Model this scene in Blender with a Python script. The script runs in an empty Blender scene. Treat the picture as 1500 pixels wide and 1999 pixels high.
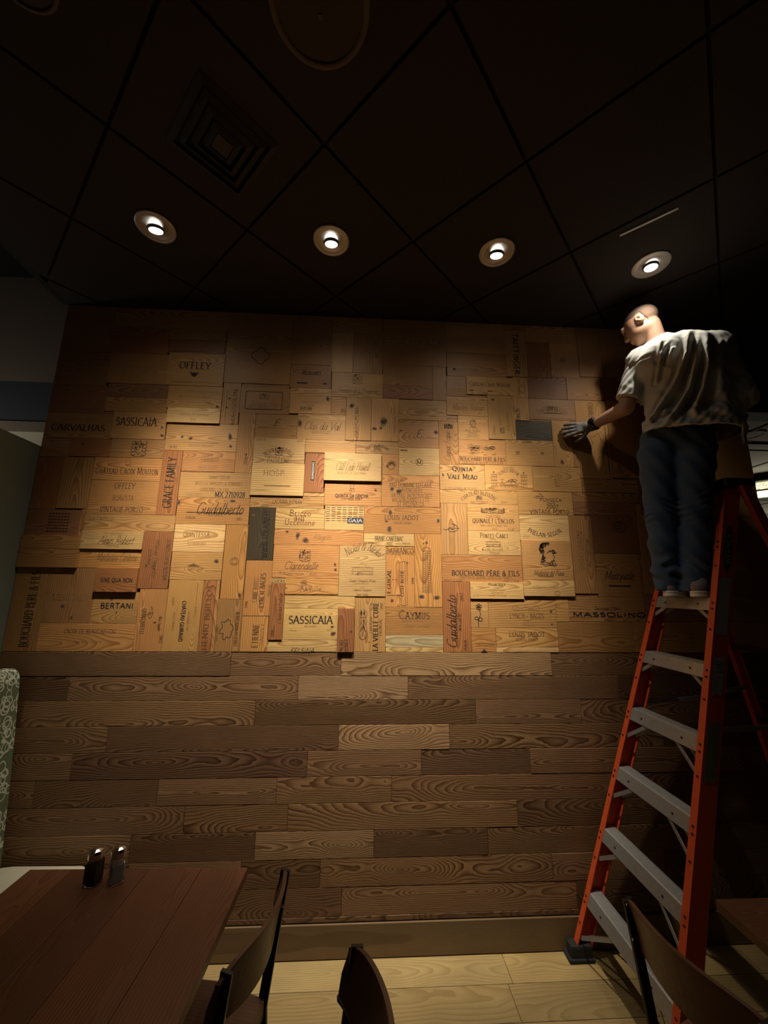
import bpy, bmesh, math, random
import numpy as np
from math import sin, cos, pi, radians, sqrt, atan2
from mathutils import Vector, Matrix, Euler

# ------------------------------------------------------------------ camera, world, exposure
scn = bpy.context.scene
COL = scn.collection
CAM_POS = (0.0, -2.4089, 1.8538)
YAW, PITCH, ROLL = -0.051005, 0.198229, 0.010034
cam_data = bpy.data.cameras.new('camera')
cam = bpy.data.objects.new('camera', cam_data)
COL.objects.link(cam)
cam.location = CAM_POS
_fw = Vector((-sin(YAW) * cos(PITCH), cos(YAW) * cos(PITCH), sin(PITCH)))
_r0 = Vector((cos(YAW), sin(YAW), 0))
_u0 = _r0.cross(_fw)
_r = _r0 * cos(ROLL) + _u0 * sin(ROLL)
_u = _r.cross(_fw)
cam.rotation_euler = Matrix(((_r.x, _u.x, -_fw.x), (_r.y, _u.y, -_fw.y), (_r.z, _u.z, -_fw.z))).to_euler()
cam_data.sensor_fit = 'VERTICAL'
cam_data.sensor_height = 36.0
cam_data.lens = 754.65 * 36.0 / 1999.0
cam_data.clip_start = 0.05
scn.camera = cam

world = bpy.data.worlds.new('dim_restaurant')
scn.world = world
world.use_nodes = True
_bg = world.node_tree.nodes['Background']
_bg.inputs[0].default_value = (0.75, 0.78, 1.0, 1)
_bg.inputs[1].default_value = 0.0014

vs = scn.view_settings
vs.view_transform = 'Standard'
vs.look = 'None'
vs.gamma = 1.0
vs.use_curve_mapping = False
vs.exposure = 0.0

BEAM_CORE = (.205, .155)       # tangent of the 1-sigma half angle, across and along the tilt
BEAM_FLOOD = (.48, .55)      # the lamp over the ladder is a flood
BEAM_SPILL = (.75, .55, .017)
DOWNLIGHT_W = 520.0          # each recessed downlight
ROOM_FILL_W = 2.0           # added fill light behind the camera, no fixture; faintly lifts the foreground

def lamp(name, kind, loc, energy, color, parent=None, **kw):
    d = bpy.data.lights.new(name, kind)
    d.energy = energy; d.color = color
    for k, v in kw.items(): setattr(d, k, v)
    o = bpy.data.objects.new(name, d); COL.objects.link(o); o.location = loc
    if parent: o.parent = parent
    return o

room_fill = lamp('room_fill', 'AREA', (-0.6, -3.6, 3.4), ROOM_FILL_W, (1.0, 0.86, 0.68), shape='DISK', size=0.6)

ZC = 3.723          # ceiling height
XL = -2.03          # left end of the panelled wall
XR = 2.65           # right end
ZP = 1.4925         # bottom of the crate panels

# ------------------------------------------------------------------ helpers
def tag(o, label=None, cat=None, group=None, kind=None):
    if label: o['label'] = label
    if cat: o['category'] = cat
    if group: o['group'] = group
    if kind: o['kind'] = kind
    return o

def empty(name, loc=(0, 0, 0), rz=0.0, parent=None):
    o = bpy.data.objects.new(name, None); COL.objects.link(o)
    o.location = loc; o.rotation_euler = (0, 0, rz); o.empty_display_size = 0.1
    if parent: o.parent = parent
    return o

def mesh_obj(name, verts, faces, mat, parent=None, smooth=False, mats=None, fmat=None):
    me = bpy.data.meshes.new(name)
    me.from_pydata([tuple(v) for v in verts], [], faces)
    for m in (mats or [mat]): me.materials.append(m)
    if fmat is not None: me.polygons.foreach_set('material_index', fmat)
    if smooth: me.polygons.foreach_set('use_smooth', [True] * len(me.polygons))
    me.update()
    o = bpy.data.objects.new(name, me); COL.objects.link(o)
    if parent: o.parent = parent
    return o

class MB:
    """collects shapes for one mesh"""
    def __init__(s): s.v = []; s.f = []; s.m = []
    def add(s, v, f, mi=0):
        n = len(s.v); s.v += [tuple(p) for p in v]; s.f += [tuple(i + n for i in q) for q in f]; s.m += [mi] * len(f); return s
    def box(s, c, d, R=None, mi=0, bev=0.0):
        x, y, z = d[0] / 2, d[1] / 2, d[2] / 2
        if bev <= 0:
            vs_ = [Vector((a * x, b * y, e * z)) for a in (-1, 1) for b in (-1, 1) for e in (-1, 1)]
            fs = [(0, 1, 3, 2), (4, 6, 7, 5), (0, 4, 5, 1), (2, 3, 7, 6), (0, 2, 6, 4), (1, 5, 7, 3)]
        else:
            b_ = min(bev, x * .9, y * .9, z * .9)
            bm = bmesh.new(); bmesh.ops.create_cube(bm, size=1)
            for v in bm.verts: v.co = Vector((v.co.x * 2 * x, v.co.y * 2 * y, v.co.z * 2 * z))
            bmesh.ops.bevel(bm, geom=bm.edges[:], offset=b_, segments=2, profile=.6, affect='EDGES')
            bm.verts.index_update()
            vs_ = [v.co.copy() for v in bm.verts]; fs = [tuple(v.index for v in f.verts) for f in bm.faces]; bm.free()
        if R is not None: vs_ = [R @ v for v in vs_]
        c = Vector(c)
        return s.add([v + c for v in vs_], fs, mi)
    def beam(s, a, b, w, h, up=(0, 0, 1), mi=0, bev=0.0):
        a = Vector(a); b = Vector(b); d = b - a; L = d.length; d.normalize()
        u = Vector(up); x = d.cross(u)
        if x.length < 1e-6: x = d.cross(Vector((1, 0, 0)))
        x.normalize(); z = x.cross(d)
        R = Matrix((x, d, z)).transposed()
        return s.box((a + b) / 2, (w, L, h), R, mi, bev)
    def tube(s, pts, r, n=10, mi=0, caps=True):
        pts = [Vector(p) for p in pts]; rs = r if isinstance(r, (list, tuple)) else [r] * len(pts)
        rings = []; up = None
        for i, p in enumerate(pts):
            t = (pts[min(i + 1, len(pts) - 1)] - pts[max(i - 1, 0)]).normalized()
            if up is None:
                up = Vector((0, 0, 1)) if abs(t.z) < .9 else Vector((1, 0, 0))
            x = t.cross(up).normalized(); y = x.cross(t).normalized(); up = y
            rings.append([p + (x * cos(2 * pi * k / n) + y * sin(2 * pi * k / n)) * rs[i] for k in range(n)])
        v = [q for rg in rings for q in rg]; f = []
        for i in range(len(pts) - 1):
            for k in range(n): f.append((i * n + k, i * n + (k + 1) % n, (i + 1) * n + (k + 1) % n, (i + 1) * n + k))
        if caps: f.append(tuple(range(n))[::-1]); f.append(tuple((len(pts) - 1) * n + k for k in range(n)))
        return s.add(v, f, mi)
    def lathe(s, prof, c=(0, 0, 0), n=40, mi=0, R=None):
        v = []; f = []
        for (r, z) in prof:
            for k in range(n): v.append(Vector((r * cos(2 * pi * k / n), r * sin(2 * pi * k / n), z)))
        for i in range(len(prof) - 1):
            for k in range(n): f.append((i * n + k, i * n + (k + 1) % n, (i + 1) * n + (k + 1) % n, (i + 1) * n + k))
        if R is not None: v = [R @ q for q in v]
        c = Vector(c)
        return s.add([q + c for q in v], f, mi)
    def build(s, name, mat, parent=None, smooth=False, loc=None, mats=None):
        o = mesh_obj(name, s.v, s.f, mat, parent, smooth, mats, s.m if mats else None)
        if loc is not None: o.location = loc
        return o

# ------------------------------------------------------------------ materials
def new_mat(name):
    m = bpy.data.materials.new(name); m.use_nodes = True
    nt = m.node_tree; b = nt.nodes['Principled BSDF']
    return m, nt, b

def plain(name, col, rough=.6, metal=0.0, var=.12, scale=30.0, bump=0.0, spec=.5):
    m, nt, b = new_mat(name)
    tc = nt.nodes.new('ShaderNodeTexCoord')
    nz = nt.nodes.new('ShaderNodeTexNoise'); nz.inputs['Scale'].default_value = scale; nz.inputs['Detail'].default_value = 5
    nt.links.new(tc.outputs['Object'], nz.inputs['Vector'])
    rp = nt.nodes.new('ShaderNodeMapRange'); rp.inputs[3].default_value = 1 - var; rp.inputs[4].default_value = 1 + var
    nt.links.new(nz.outputs[0], rp.inputs[0])
    mx = nt.nodes.new('ShaderNodeVectorMath'); mx.operation = 'SCALE'; mx.inputs[0].default_value = col
    nt.links.new(rp.outputs[0], mx.inputs['Scale']); nt.links.new(mx.outputs[0], b.inputs['Base Color'])
    b.inputs['Roughness'].default_value = rough; b.inputs['Metallic'].default_value = metal
    b.inputs['Specular IOR Level'].default_value = spec
    if bump:
        bp = nt.nodes.new('ShaderNodeBump'); bp.inputs['Strength'].default_value = bump; bp.inputs['Distance'].default_value = .003
        nt.links.new(nz.outputs[0], bp.inputs['Height']); nt.links.new(bp.outputs[0], b.inputs['Normal'])
    return m

def wood(name, line=(.45, .36, .3), contrast=.6, fiber=.18, rough=.5, sharp=3.0, bump=.25, spec=.4, wob=1.0):
    """sawn timber: distance from a wandering pith, banded into growth rings.
    reads point attributes grain=(along, across, 0) and par=(pith depth, slope, ring frequency)"""
    m, nt, b = new_mat(name); N = nt.nodes; L = nt.links
    def node(t, **kw):
        n = N.new(t)
        for k, v in kw.items(): setattr(n, k, v)
        return n
    def math_(op, a, b_=None):
        n = node('ShaderNodeMath', operation=op)
        for i, q in enumerate((a, b_)):
            if q is None: continue
            if isinstance(q, (int, float)): n.inputs[i].default_value = q
            else: L.new(q, n.inputs[i])
        return n.outputs[0]
    ga = node('ShaderNodeAttribute', attribute_name='grain'); pa = node('ShaderNodeAttribute', attribute_name='par')
    oi = node('ShaderNodeObjectInfo')
    gs = node('ShaderNodeSeparateXYZ'); L.new(ga.outputs['Vector'], gs.inputs[0])
    ps = node('ShaderNodeSeparateXYZ'); L.new(pa.outputs['Vector'], ps.inputs[0])
    def noise(sx, sy, detail=3, rough_=.5):
        mp = node('ShaderNodeVectorMath', operation='MULTIPLY'); L.new(ga.outputs['Vector'], mp.inputs[0]); mp.inputs[1].default_value = (sx, sy, 1)
        n = node('ShaderNodeTexNoise'); n.inputs['Scale'].default_value = 1; n.inputs['Detail'].default_value = detail; n.inputs['Roughness'].default_value = rough_
        L.new(mp.outputs[0], n.inputs['Vector']); return n.outputs[0]
    n_low = math_('SUBTRACT', noise(1.6, 2.5, 2), .5)
    n_mid = math_('SUBTRACT', noise(7, 22, 3), .5)
    h = math_('ADD', ps.outputs[0], math_('MULTIPLY', ps.outputs[1], gs.outputs[0]))
    h = math_('ADD', h, math_('MULTIPLY', n_low, .16 * wob))
    r = math_('SQRT', math_('ADD', math_('MULTIPLY', gs.outputs[1], gs.outputs[1]), math_('MULTIPLY', h, h)))
    r = math_('ADD', r, math_('MULTIPLY', n_mid, .010 * wob))
    fr = math_('FRACT', math_('MULTIPLY', r, ps.outputs[2]))
    band = math_('POWER', fr, sharp)
    edge = math_('SUBTRACT', 1.0, math_('POWER', fr, 40.0))
    band = math_('MULTIPLY', band, edge)
    lowvar = noise(2.2, 9, 3)
    band = math_('MULTIPLY', band, math_('ADD', .55, math_('MULTIPLY', lowvar, .9)))
    fib = noise(14, 420, 2)
    blot = noise(3.0, 6.0, 4)
    mix = node('ShaderNodeMix', data_type='RGBA', blend_type='MIX')
    L.new(math_('MULTIPLY', band, contrast), mix.inputs[0])
    L.new(oi.outputs['Color'], mix.inputs[6])
    dk = node('ShaderNodeVectorMath', operation='MULTIPLY'); L.new(oi.outputs['Color'], dk.inputs[0]); dk.inputs[1].default_value = line
    L.new(dk.outputs[0], mix.inputs[7])
    sc = node('ShaderNodeVectorMath', operation='SCALE'); L.new(mix.outputs[2], sc.inputs[0])
    k = math_('ADD', 1 - fiber, math_('MULTIPLY', fib, 2 * fiber))
    k = math_('MULTIPLY', k, math_('ADD', .72, math_('MULTIPLY', blot, .56)))
    L.new(k, sc.inputs['Scale'])
    L.new(sc.outputs[0], b.inputs['Base Color'])
    b.inputs['Roughness'].default_value = rough; b.inputs['Specular IOR Level'].default_value = spec
    bp = node('ShaderNodeBump'); bp.inputs['Strength'].default_value = bump; bp.inputs['Distance'].default_value = .0015
    L.new(math_('SUBTRACT', fib, math_('MULTIPLY', band, .8)), bp.inputs['Height']); L.new(bp.outputs[0], b.inputs['Normal'])
    return m

M = {}
M['crate'] = wood('crate_pine', (.50, .36, .24), .95, .15, .48, 2.2, .35)
M['oak'] = wood('stained_oak', (.20, .15, .12), 1.0, .22, .42, 1.6, .4, wob=1.35)
M['floor'] = wood('floor_oak', (.55, .47, .4), .6, .16, .55, 2.2, .3)
M['tabletop'] = wood('table_wood', (.42, .34, .3), .7, .2, .38, 2.0, .25)
M['chairwood'] = wood('chair_wood', (.5, .4, .34), .6, .15, .4, 2.0, .15)
M['trim_wood'] = wood('trim_wood', (.5, .4, .34), .6, .2, .45, 2.0, .2, wob=.12)
M['backing'] = plain('wall_backing', (.09, .055, .03), .8)
M['ink_k'] = plain('burnt_black', (.030, .017, .010), .8, var=.3, scale=220)
M['ink_b'] = plain('burnt_brown', (.17, .078, .030), .8, var=.3, scale=220)
M['ink_f'] = plain('faint_brand', (.30, .16, .062), .8, var=.25, scale=220)
M['ink_r'] = plain('rust_print', (.25, .085, .03), .7, var=.15, scale=120)
M['ink_w'] = plain('white_print', (.75, .70, .58), .7, var=.08, scale=120)
M['ink_n'] = plain('navy_print', (.028, .03, .045), .6, var=.15, scale=120)
M['knot'] = plain('knot_wood', (.075, .034, .016), .9, var=.45, scale=60)
M['knot_rim'] = plain('knot_rim', (.24, .125, .06), .6, var=.3, scale=90)
M['black_metal'] = plain('black_metal', (.012, .012, .013), .35, .6, .1)
M['tile'] = plain('ceiling_tile_paint', (.024, .017, .015), .9, var=.2, scale=70, bump=.15)
M['slab'] = plain('dark_plenum', (.012, .011, .011), .9)
M['gridbar'] = plain('ceiling_grid_paint', (.010, .008, .008), .8)
M['white_trim'] = plain('white_trim', (.55, .52, .47), .45, var=.05)
M['grey_wall'] = plain('sage_grey_paint', (.17, .19, .145), .85, var=.06, scale=8)
M['taupe_wall'] = plain('taupe_paint', (.20, .16, .13), .85, var=.06, scale=8)
M['blue_wall'] = plain('slate_paint', (.050, .055, .075), .85, var=.06, scale=8)
M['cream_wall'] = plain('cream_paint', (.55, .52, .42), .85, var=.05, scale=8)
M['dark_wall'] = plain('dark_paint', (.03, .027, .026), .85, var=.08, scale=8)

# ------------------------------------------------------------------ boards
rng = random.Random(7)
TONE = {
    'y': (.58, .312, .106), 'p': (.70, .440, .172), 'o': (.57, .274, .086), 'r': (.40, .163, .060),
    'b': (.45, .228, .081), 'g': (.52, .42, .23), 'd': (.070, .050, .025), 'v': (.33, .150, .068),
}
def set_grain(me, coords, par, mats=None):
    g = me.attributes.new('grain', 'FLOAT_VECTOR', 'POINT')
    g.data.foreach_set('vector', np.asarray(coords, np.float32).ravel())
    p = me.attributes.new('par', 'FLOAT_VECTOR', 'POINT')
    p.data.foreach_set('vector', np.tile(np.asarray(par, np.float32), len(me.vertices)))

def board(name, parent, size, loc, mat, tone, axis=0, across=1, par=None, bev=.0012, seed=0, rot=None):
    """box of given size centred on loc, ring pattern running along `axis`"""
    rr = random.Random(seed * 7919 + 13)
    mb = MB().box((0, 0, 0), size, None, 0, bev)
    o = mb.build(name, mat, parent)
    o.location = loc
    if rot is not None: o.rotation_euler = rot
    ou, ov = rr.uniform(-50, 50), rr.uniform(-.5, .5) * size[across]
    if par is None:
        par = (rr.uniform(.004, .05), rr.choice((-1, 1)) * rr.uniform(.02, .10), rr.uniform(75, 130))
    co = [(v[axis] + 0, v[across] - ov, 0) for v in mb.v]
    co = [(a + ou * 0, c_, 0) for a, c_, _ in co]
    # random shift of the noise without moving the pith: fold it into the third axis
    z = rr.uniform(-80, 80)
    third = [i for i in (0, 1, 2) if i not in (axis, across)][0]
    co = [(a, c_, z) for (a, c_, _) in co]
    set_grain(o.data, co, par)
    k = rr.uniform(.86, 1.12)
    o.color = (tone[0] * k, tone[1] * k * rr.uniform(.97, 1.03), tone[2] * k * rr.uniform(.93, 1.07), 1)
    return o
# ------------------------------------------------------------------ lettering: a small stroke alphabet
def arc(cx, cy, rx, ry, a0, a1, n=10):
    return [(cx + rx * cos(radians(a0 + (a1 - a0) * i / n)), cy + ry * sin(radians(a0 + (a1 - a0) * i / n))) for i in range(n + 1)]
GL = {
 'A': (.8, [[(.02, 0), (.4, 1)], [(.4, 1), (.78, 0)], [(.17, .36), (.63, .36)]]),
 'B': (.68, [[(.14, 0), (.14, 1)], [(.14, 1)] + arc(.36, .76, .2, .24, 90, -90) + [(.14, .52)], [(.14, .52)] + arc(.38, .26, .25, .26, 90, -90) + [(.14, 0)]]),
 'C': (.78, [arc(.45, .5, .39, .5, 48, 312, 16)]),
 'D': (.82, [[(.14, 0), (.14, 1)], [(.14, 1)] + arc(.36, .5, .4, .5, 90, -90, 14) + [(.14, 0)]]),
 'E': (.64, [[(.14, 0), (.14, 1)], [(.14, 1), (.58, 1)], [(.14, .52), (.5, .52)], [(.14, 0), (.6, 0)]]),
 'F': (.6, [[(.14, 0), (.14, 1)], [(.14, 1), (.57, 1)], [(.14, .52), (.48, .52)]]),
 'G': (.82, [arc(.45, .5, .39, .5, 48, 320, 16), [(.76, .44), (.76, .1)], [(.52, .44), (.8, .44)]]),
 'H': (.82, [[(.14, 0), (.14, 1)], [(.68, 0), (.68, 1)], [(.14, .52), (.68, .52)]]),
 'I': (.3, [[(.15, 0), (.15, 1)]]),
 'J': (.42, [[(.28, 1), (.28, .12)] + arc(.12, .12, .16, .2, 0, -110, 5)]),
 'K': (.76, [[(.14, 0), (.14, 1)], [(.14, .44), (.66, 1)], [(.3, .6), (.72, 0)]]),
 'L': (.6, [[(.14, 0), (.14, 1)], [(.14, 0), (.57, 0)]]),
 'M': (.98, [[(.14, 0), (.14, 1)], [(.14, 1), (.49, .12)], [(.49, .12), (.84, 1)], [(.84, 1), (.84, 0)]]),
 'N': (.82, [[(.14, 0), (.14, 1)], [(.14, 1), (.68, 0)], [(.68, 0), (.68, 1)]]),
 'O': (.86, [arc(.43, .5, .38, .5, 90, 450, 22)]),
 'P': (.64, [[(.14, 0), (.14, 1)], [(.14, 1)] + arc(.36, .74, .23, .26, 90, -90) + [(.14, .48)]]),
 'Q': (.86, [arc(.43, .5, .38, .5, 90, 450, 22), [(.44, .16), (.82, -.14)]]),
 'R': (.74, [[(.14, 0), (.14, 1)], [(.14, 1)] + arc(.36, .75, .22, .25, 90, -90) + [(.14, .5)], [(.34, .5), (.7, 0)]]),
 'S': (.6, [arc(.3, .755, .22, .245, 35, 270, 10) + arc(.3, .255, .25, .255, 90, -145, 10)[1:]]),
 'T': (.72, [[(.36, 0), (.36, 1)], [(.03, 1), (.69, 1)]]),
 'U': (.8, [[(.14, 1), (.14, .34)] + arc(.4, .32, .26, .32, 180, 360, 10) + [(.66, 1)]]),
 'V': (.78, [[(.02, 1), (.39, 0)], [(.39, 0), (.76, 1)]]),
 'W': (1.1, [[(.02, 1), (.3, 0)], [(.3, 0), (.55, .9)], [(.55, .9), (.8, 0)], [(.8, 0), (1.08, 1)]]),
 'X': (.76, [[(.06, 1), (.7, 0)], [(.06, 0), (.7, 1)]]),
 'Y': (.74, [[(.02, 1), (.37, .48)], [(.72, 1), (.37, .48)], [(.37, .48), (.37, 0)]]),
 'Z': (.68, [[(.08, 1), (.62, 1)], [(.62, 1), (.06, 0)], [(.06, 0), (.64, 0)]]),
 '0': (.6, [arc(.3, .5, .24, .5, 90, 450, 18)]),
 '1': (.4, [[(.2, 0), (.2, 1)], [(.2, 1), (.06, .84)]]),
 '2': (.58, [arc(.28, .72, .22, .28, 160, -30, 9) + [(.06, 0)], [(.06, 0), (.54, 0)]]),
 '3': (.56, [arc(.27, .75, .2, .25, 150, -90, 9), arc(.27, .25, .23, .25, 90, -150, 9)]),
 '4': (.6, [[(.42, 0), (.42, 1)], [(.42, 1), (.05, .3)], [(.05, .3), (.57, .3)]]),
 '5': (.56, [[(.5, 1), (.14, 1)], [(.14, 1), (.12, .55)], arc(.26, .3, .24, .3, 120, -150, 10)]),
 '6': (.58, [arc(.3, .3, .23, .3, 90, 450, 14), arc(.45, .32, .38, .68, 180, 95, 7)]),
 '7': (.54, [[(.05, 1), (.5, 1)], [(.5, 1), (.2, 0)]]),
 '8': (.58, [arc(.29, .75, .19, .25, -90, 270, 14), arc(.29, .25, .23, .25, 90, 450, 14)]),
 '9': (.58, [arc(.28, .7, .23, .3, 90, 450, 14), arc(.13, .68, .38, .68, 0, -85, 7)]),
 '&': (.8, [arc(.36, .78, .17, .22, -60, 240, 10) + [(.7, 0)], arc(.33, .27, .26, .27, 110, 330, 9) + [(.72, .5)]]),
 '.': (.26, [[(.13, 0), (.13, .09)]]), ',': (.26, [[(.15, .08), (.1, -.14)]]), '-': (.44, [[(.08, .42), (.36, .42)]]),
 "'": (.2, [[(.1, 1), (.08, .76)]]), ' ': (.34, []),
}
XH = .58
LC = {
 'a': (.56, [arc(.25, .29, .19, .29, 60, 420, 14), [(.45, XH), (.45, .06), (.54, 0)]]),
 'b': (.54, [[(.1, 1), (.1, .05)], arc(.29, .29, .19, .29, 180, 540, 14)]),
 'c': (.46, [arc(.26, .29, .19, .29, 50, 320, 12)]),
 'd': (.56, [arc(.25, .29, .19, .29, 60, 420, 14), [(.45, 1), (.45, .06), (.54, 0)]]),
 'e': (.48, [[(.08, .3), (.42, .34)] + arc(.25, .29, .18, .29, 20, 320, 12)]),
 'f': (.36, [arc(.32, .86, .14, .14, 60, 180, 5) + [(.18, 0)], [(.04, XH), (.34, XH)]]),
 'g': (.54, [arc(.25, .29, .19, .29, 60, 420, 14), [(.45, XH), (.45, -.2)] + arc(.26, -.2, .19, .16, 0, -160, 7)]),
 'h': (.56, [[(.1, 1), (.1, 0)], arc(.28, .36, .18, .22, 180, 0, 8) + [(.46, 0)]]),
 'i': (.26, [[(.12, XH), (.12, .06), (.22, 0)], [(.13, .8), (.14, .86)]]),
 'j': (.26, [[(.16, XH), (.16, -.2), (.02, -.32)], [(.16, .8), (.17, .86)]]),
 'k': (.5, [[(.1, 1), (.1, 0)], [(.1, .24), (.44, XH)], [(.2, .32), (.48, 0)]]),
 'l': (.26, [[(.12, 1), (.12, .06), (.22, 0)]]),
 'm': (.84, [[(.1, XH), (.1, 0)], arc(.26, .38, .16, .2, 180, 0, 7) + [(.42, 0)], arc(.58, .38, .16, .2, 180, 0, 7) + [(.74, .04), (.82, 0)]]),
 'n': (.56, [[(.1, XH), (.1, 0)], arc(.28, .37, .18, .21, 180, 0, 8) + [(.46, .05), (.54, 0)]]),
 'o': (.52, [arc(.26, .29, .19, .29, 90, 450, 16)]),
 'p': (.54, [[(.1, XH), (.1, -.3)], arc(.29, .29, .19, .29, 180, 540, 14)]),
 'q': (.54, [arc(.25, .29, .19, .29, 60, 420, 14), [(.45, XH), (.45, -.3)]]),
 'r': (.4, [[(.1, XH), (.1, 0)], arc(.27, .36, .17, .2, 180, 50, 6)]),
 's': (.42, [arc(.21, .43, .14, .15, 40, 270, 8) + arc(.21, .15, .16, .15, 90, -150, 8)[1:]]),
 't': (.36, [[(.16, .88), (.16, .08), (.3, 0)], [(.04, XH), (.32, XH)]]),
 'u': (.56, [[(.1, XH), (.1, .22)] + arc(.28, .21, .18, .21, 180, 360, 8) + [(.46, XH)], [(.46, XH), (.46, .05), (.54, 0)]]),
 'v': (.48, [[(.04, XH), (.24, 0)], [(.24, 0), (.44, XH)]]),
 'w': (.72, [[(.04, XH), (.2, 0)], [(.2, 0), (.36, XH * .9)], [(.36, XH * .9), (.52, 0)], [(.52, 0), (.68, XH)]]),
 'x': (.48, [[(.05, XH), (.43, 0)], [(.05, 0), (.43, XH)]]),
 'y': (.48, [[(.05, XH), (.24, .04)], [(.44, XH), (.12, -.3)]]),
 'z': (.46, [[(.06, XH), (.4, XH)], [(.4, XH), (.05, 0)], [(.05, 0), (.42, 0)]]),
}
ACC = {'\u00e2': ('a', '^'), '\u00c2': ('A', '^'), '\u00c8': ('E', '`'), '\u00e3': ('a', '~')}

def strip(pts, widths, V, F):
    """ribbon along a polyline"""
    n = len(pts)
    if n < 2: return
    b = len(V)
    for i in range(n):
        p0 = pts[max(i - 1, 0)]; p1 = pts[min(i + 1, n - 1)]
        dx, dy = p1[0] - p0[0], p1[1] - p0[1]; L = sqrt(dx * dx + dy * dy) or 1e-9
        nx, ny = -dy / L, dx / L; w = widths[i] / 2
        V.append((pts[i][0] + nx * w, pts[i][1] + ny * w)); V.append((pts[i][0] - nx * w, pts[i][1] - ny * w))
    for i in range(n - 1): F.append((b + 2 * i, b + 2 * i + 1, b + 2 * i + 3, b + 2 * i + 2))

def text_ribbons(txt, style):
    """-> list of (polyline, closedness flag, serif ends) in em units, total width"""
    x = 0.0; out = []
    script = style == 'c'
    for i, ch in enumerate(txt):
        acc = None
        if ch in ACC: ch, acc = ACC[ch]
        sc = 1.0
        if ch.islower():
            if style in ('S', 's', 'n'): w, st = GL[ch.upper()]; sc = .74
            else: w, st = LC[ch]
        else: w, st = GL.get(ch, GL['.'])
        for s_ in st: out.append([(x + px_ * sc, py_ * sc) for px_, py_ in s_])
        if acc:
            cxm = x + w * sc / 2; t = sc * 1.0 + .06
            out.append({'^': [(cxm - .14, t), (cxm, t + .14), (cxm + .14, t)], '`': [(cxm - .12, t + .16), (cxm + .04, t)], '~': [(cxm - .14, t), (cxm - .04, t + .07), (cxm + .05, t), (cxm + .15, t + .07)]}[acc])
        x += w * sc + (.02 if script else .09)
        if script and ch.islower() and i + 1 < len(txt) and txt[i + 1].islower():
            out.append([(x - .12, .02), (x + .05, .16)])
    return out, max(x - .09, .05)

def add_text(V, F, txt, style, cx, cy, W, Hh, along, bend=None):
    """lettering centred on (cx,cy), W wide and Hh tall; `along` rotates the line of text by degrees"""
    rb, tw = text_ribbons(txt, style)
    sx, sy = W / tw, Hh
    thick = {'S': .15, 's': .10, 'n': .15, 'c': .075, 'R': .13}[style]; thin = {'S': .055, 's': .05, 'n': .15, 'c': .045, 'R': .05}[style]
    ca, sa = cos(radians(along)), sin(radians(along))
    sm = min(sx, sy) if style != 'n' else (sx + sy) / 2
    for pl in rb:
        q = [(px_ * sx + (.32 * py_ * sy if style == 'c' else 0), py_ * sy) for px_, py_ in pl]
        ws = []
        for i in range(len(q)):
            p0 = q[max(i - 1, 0)]; p1 = q[min(i + 1, len(q) - 1)]
            th = atan2(p1[1] - p0[1], p1[0] - p0[0])
            ws.append((thin + (thick - thin) * abs(sin(th - radians(18)))) * sm * 1.15)
        pieces = [(q, ws)]
        if style in ('S', 's', 'R'):
            for e, o in ((0, 1), (-1, -2)):
                yy = pl[e][1]
                if (abs(pl[e][1] - pl[o][1]) > .5 * abs(pl[e][0] - pl[o][0]) + .02) and (abs(yy) < .02 or abs(yy - 1) < .02 or abs(yy - .74) < .02 or abs(yy - XH) < .02):
                    xx = q[e][0]; hw = .13 * sm
                    pieces.append(([(xx - hw, q[e][1]), (xx + hw, q[e][1])], [thin * sm] * 2))
        for pq, pw in pieces:
            tr = []
            for (a, b) in pq:
                a -= W / 2; b -= Hh / 2
                if bend in ('arc', 'arcd', 'circ'):
                    R = W * {'arc': .62, 'arcd': .8, 'circ': .24}[bend]; an = a / R
                    if bend == 'arcd': a, b = (R - b) * sin(an), -((R - b) * cos(an) - R)
                    else: a, b = (R + b) * sin(an), (R + b) * cos(an) - R * (.7 if bend == 'arc' else 0)
                tr.append((cx + a * ca - b * sa, cy + a * sa + b * ca))
            strip(tr, pw, V, F)

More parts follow.
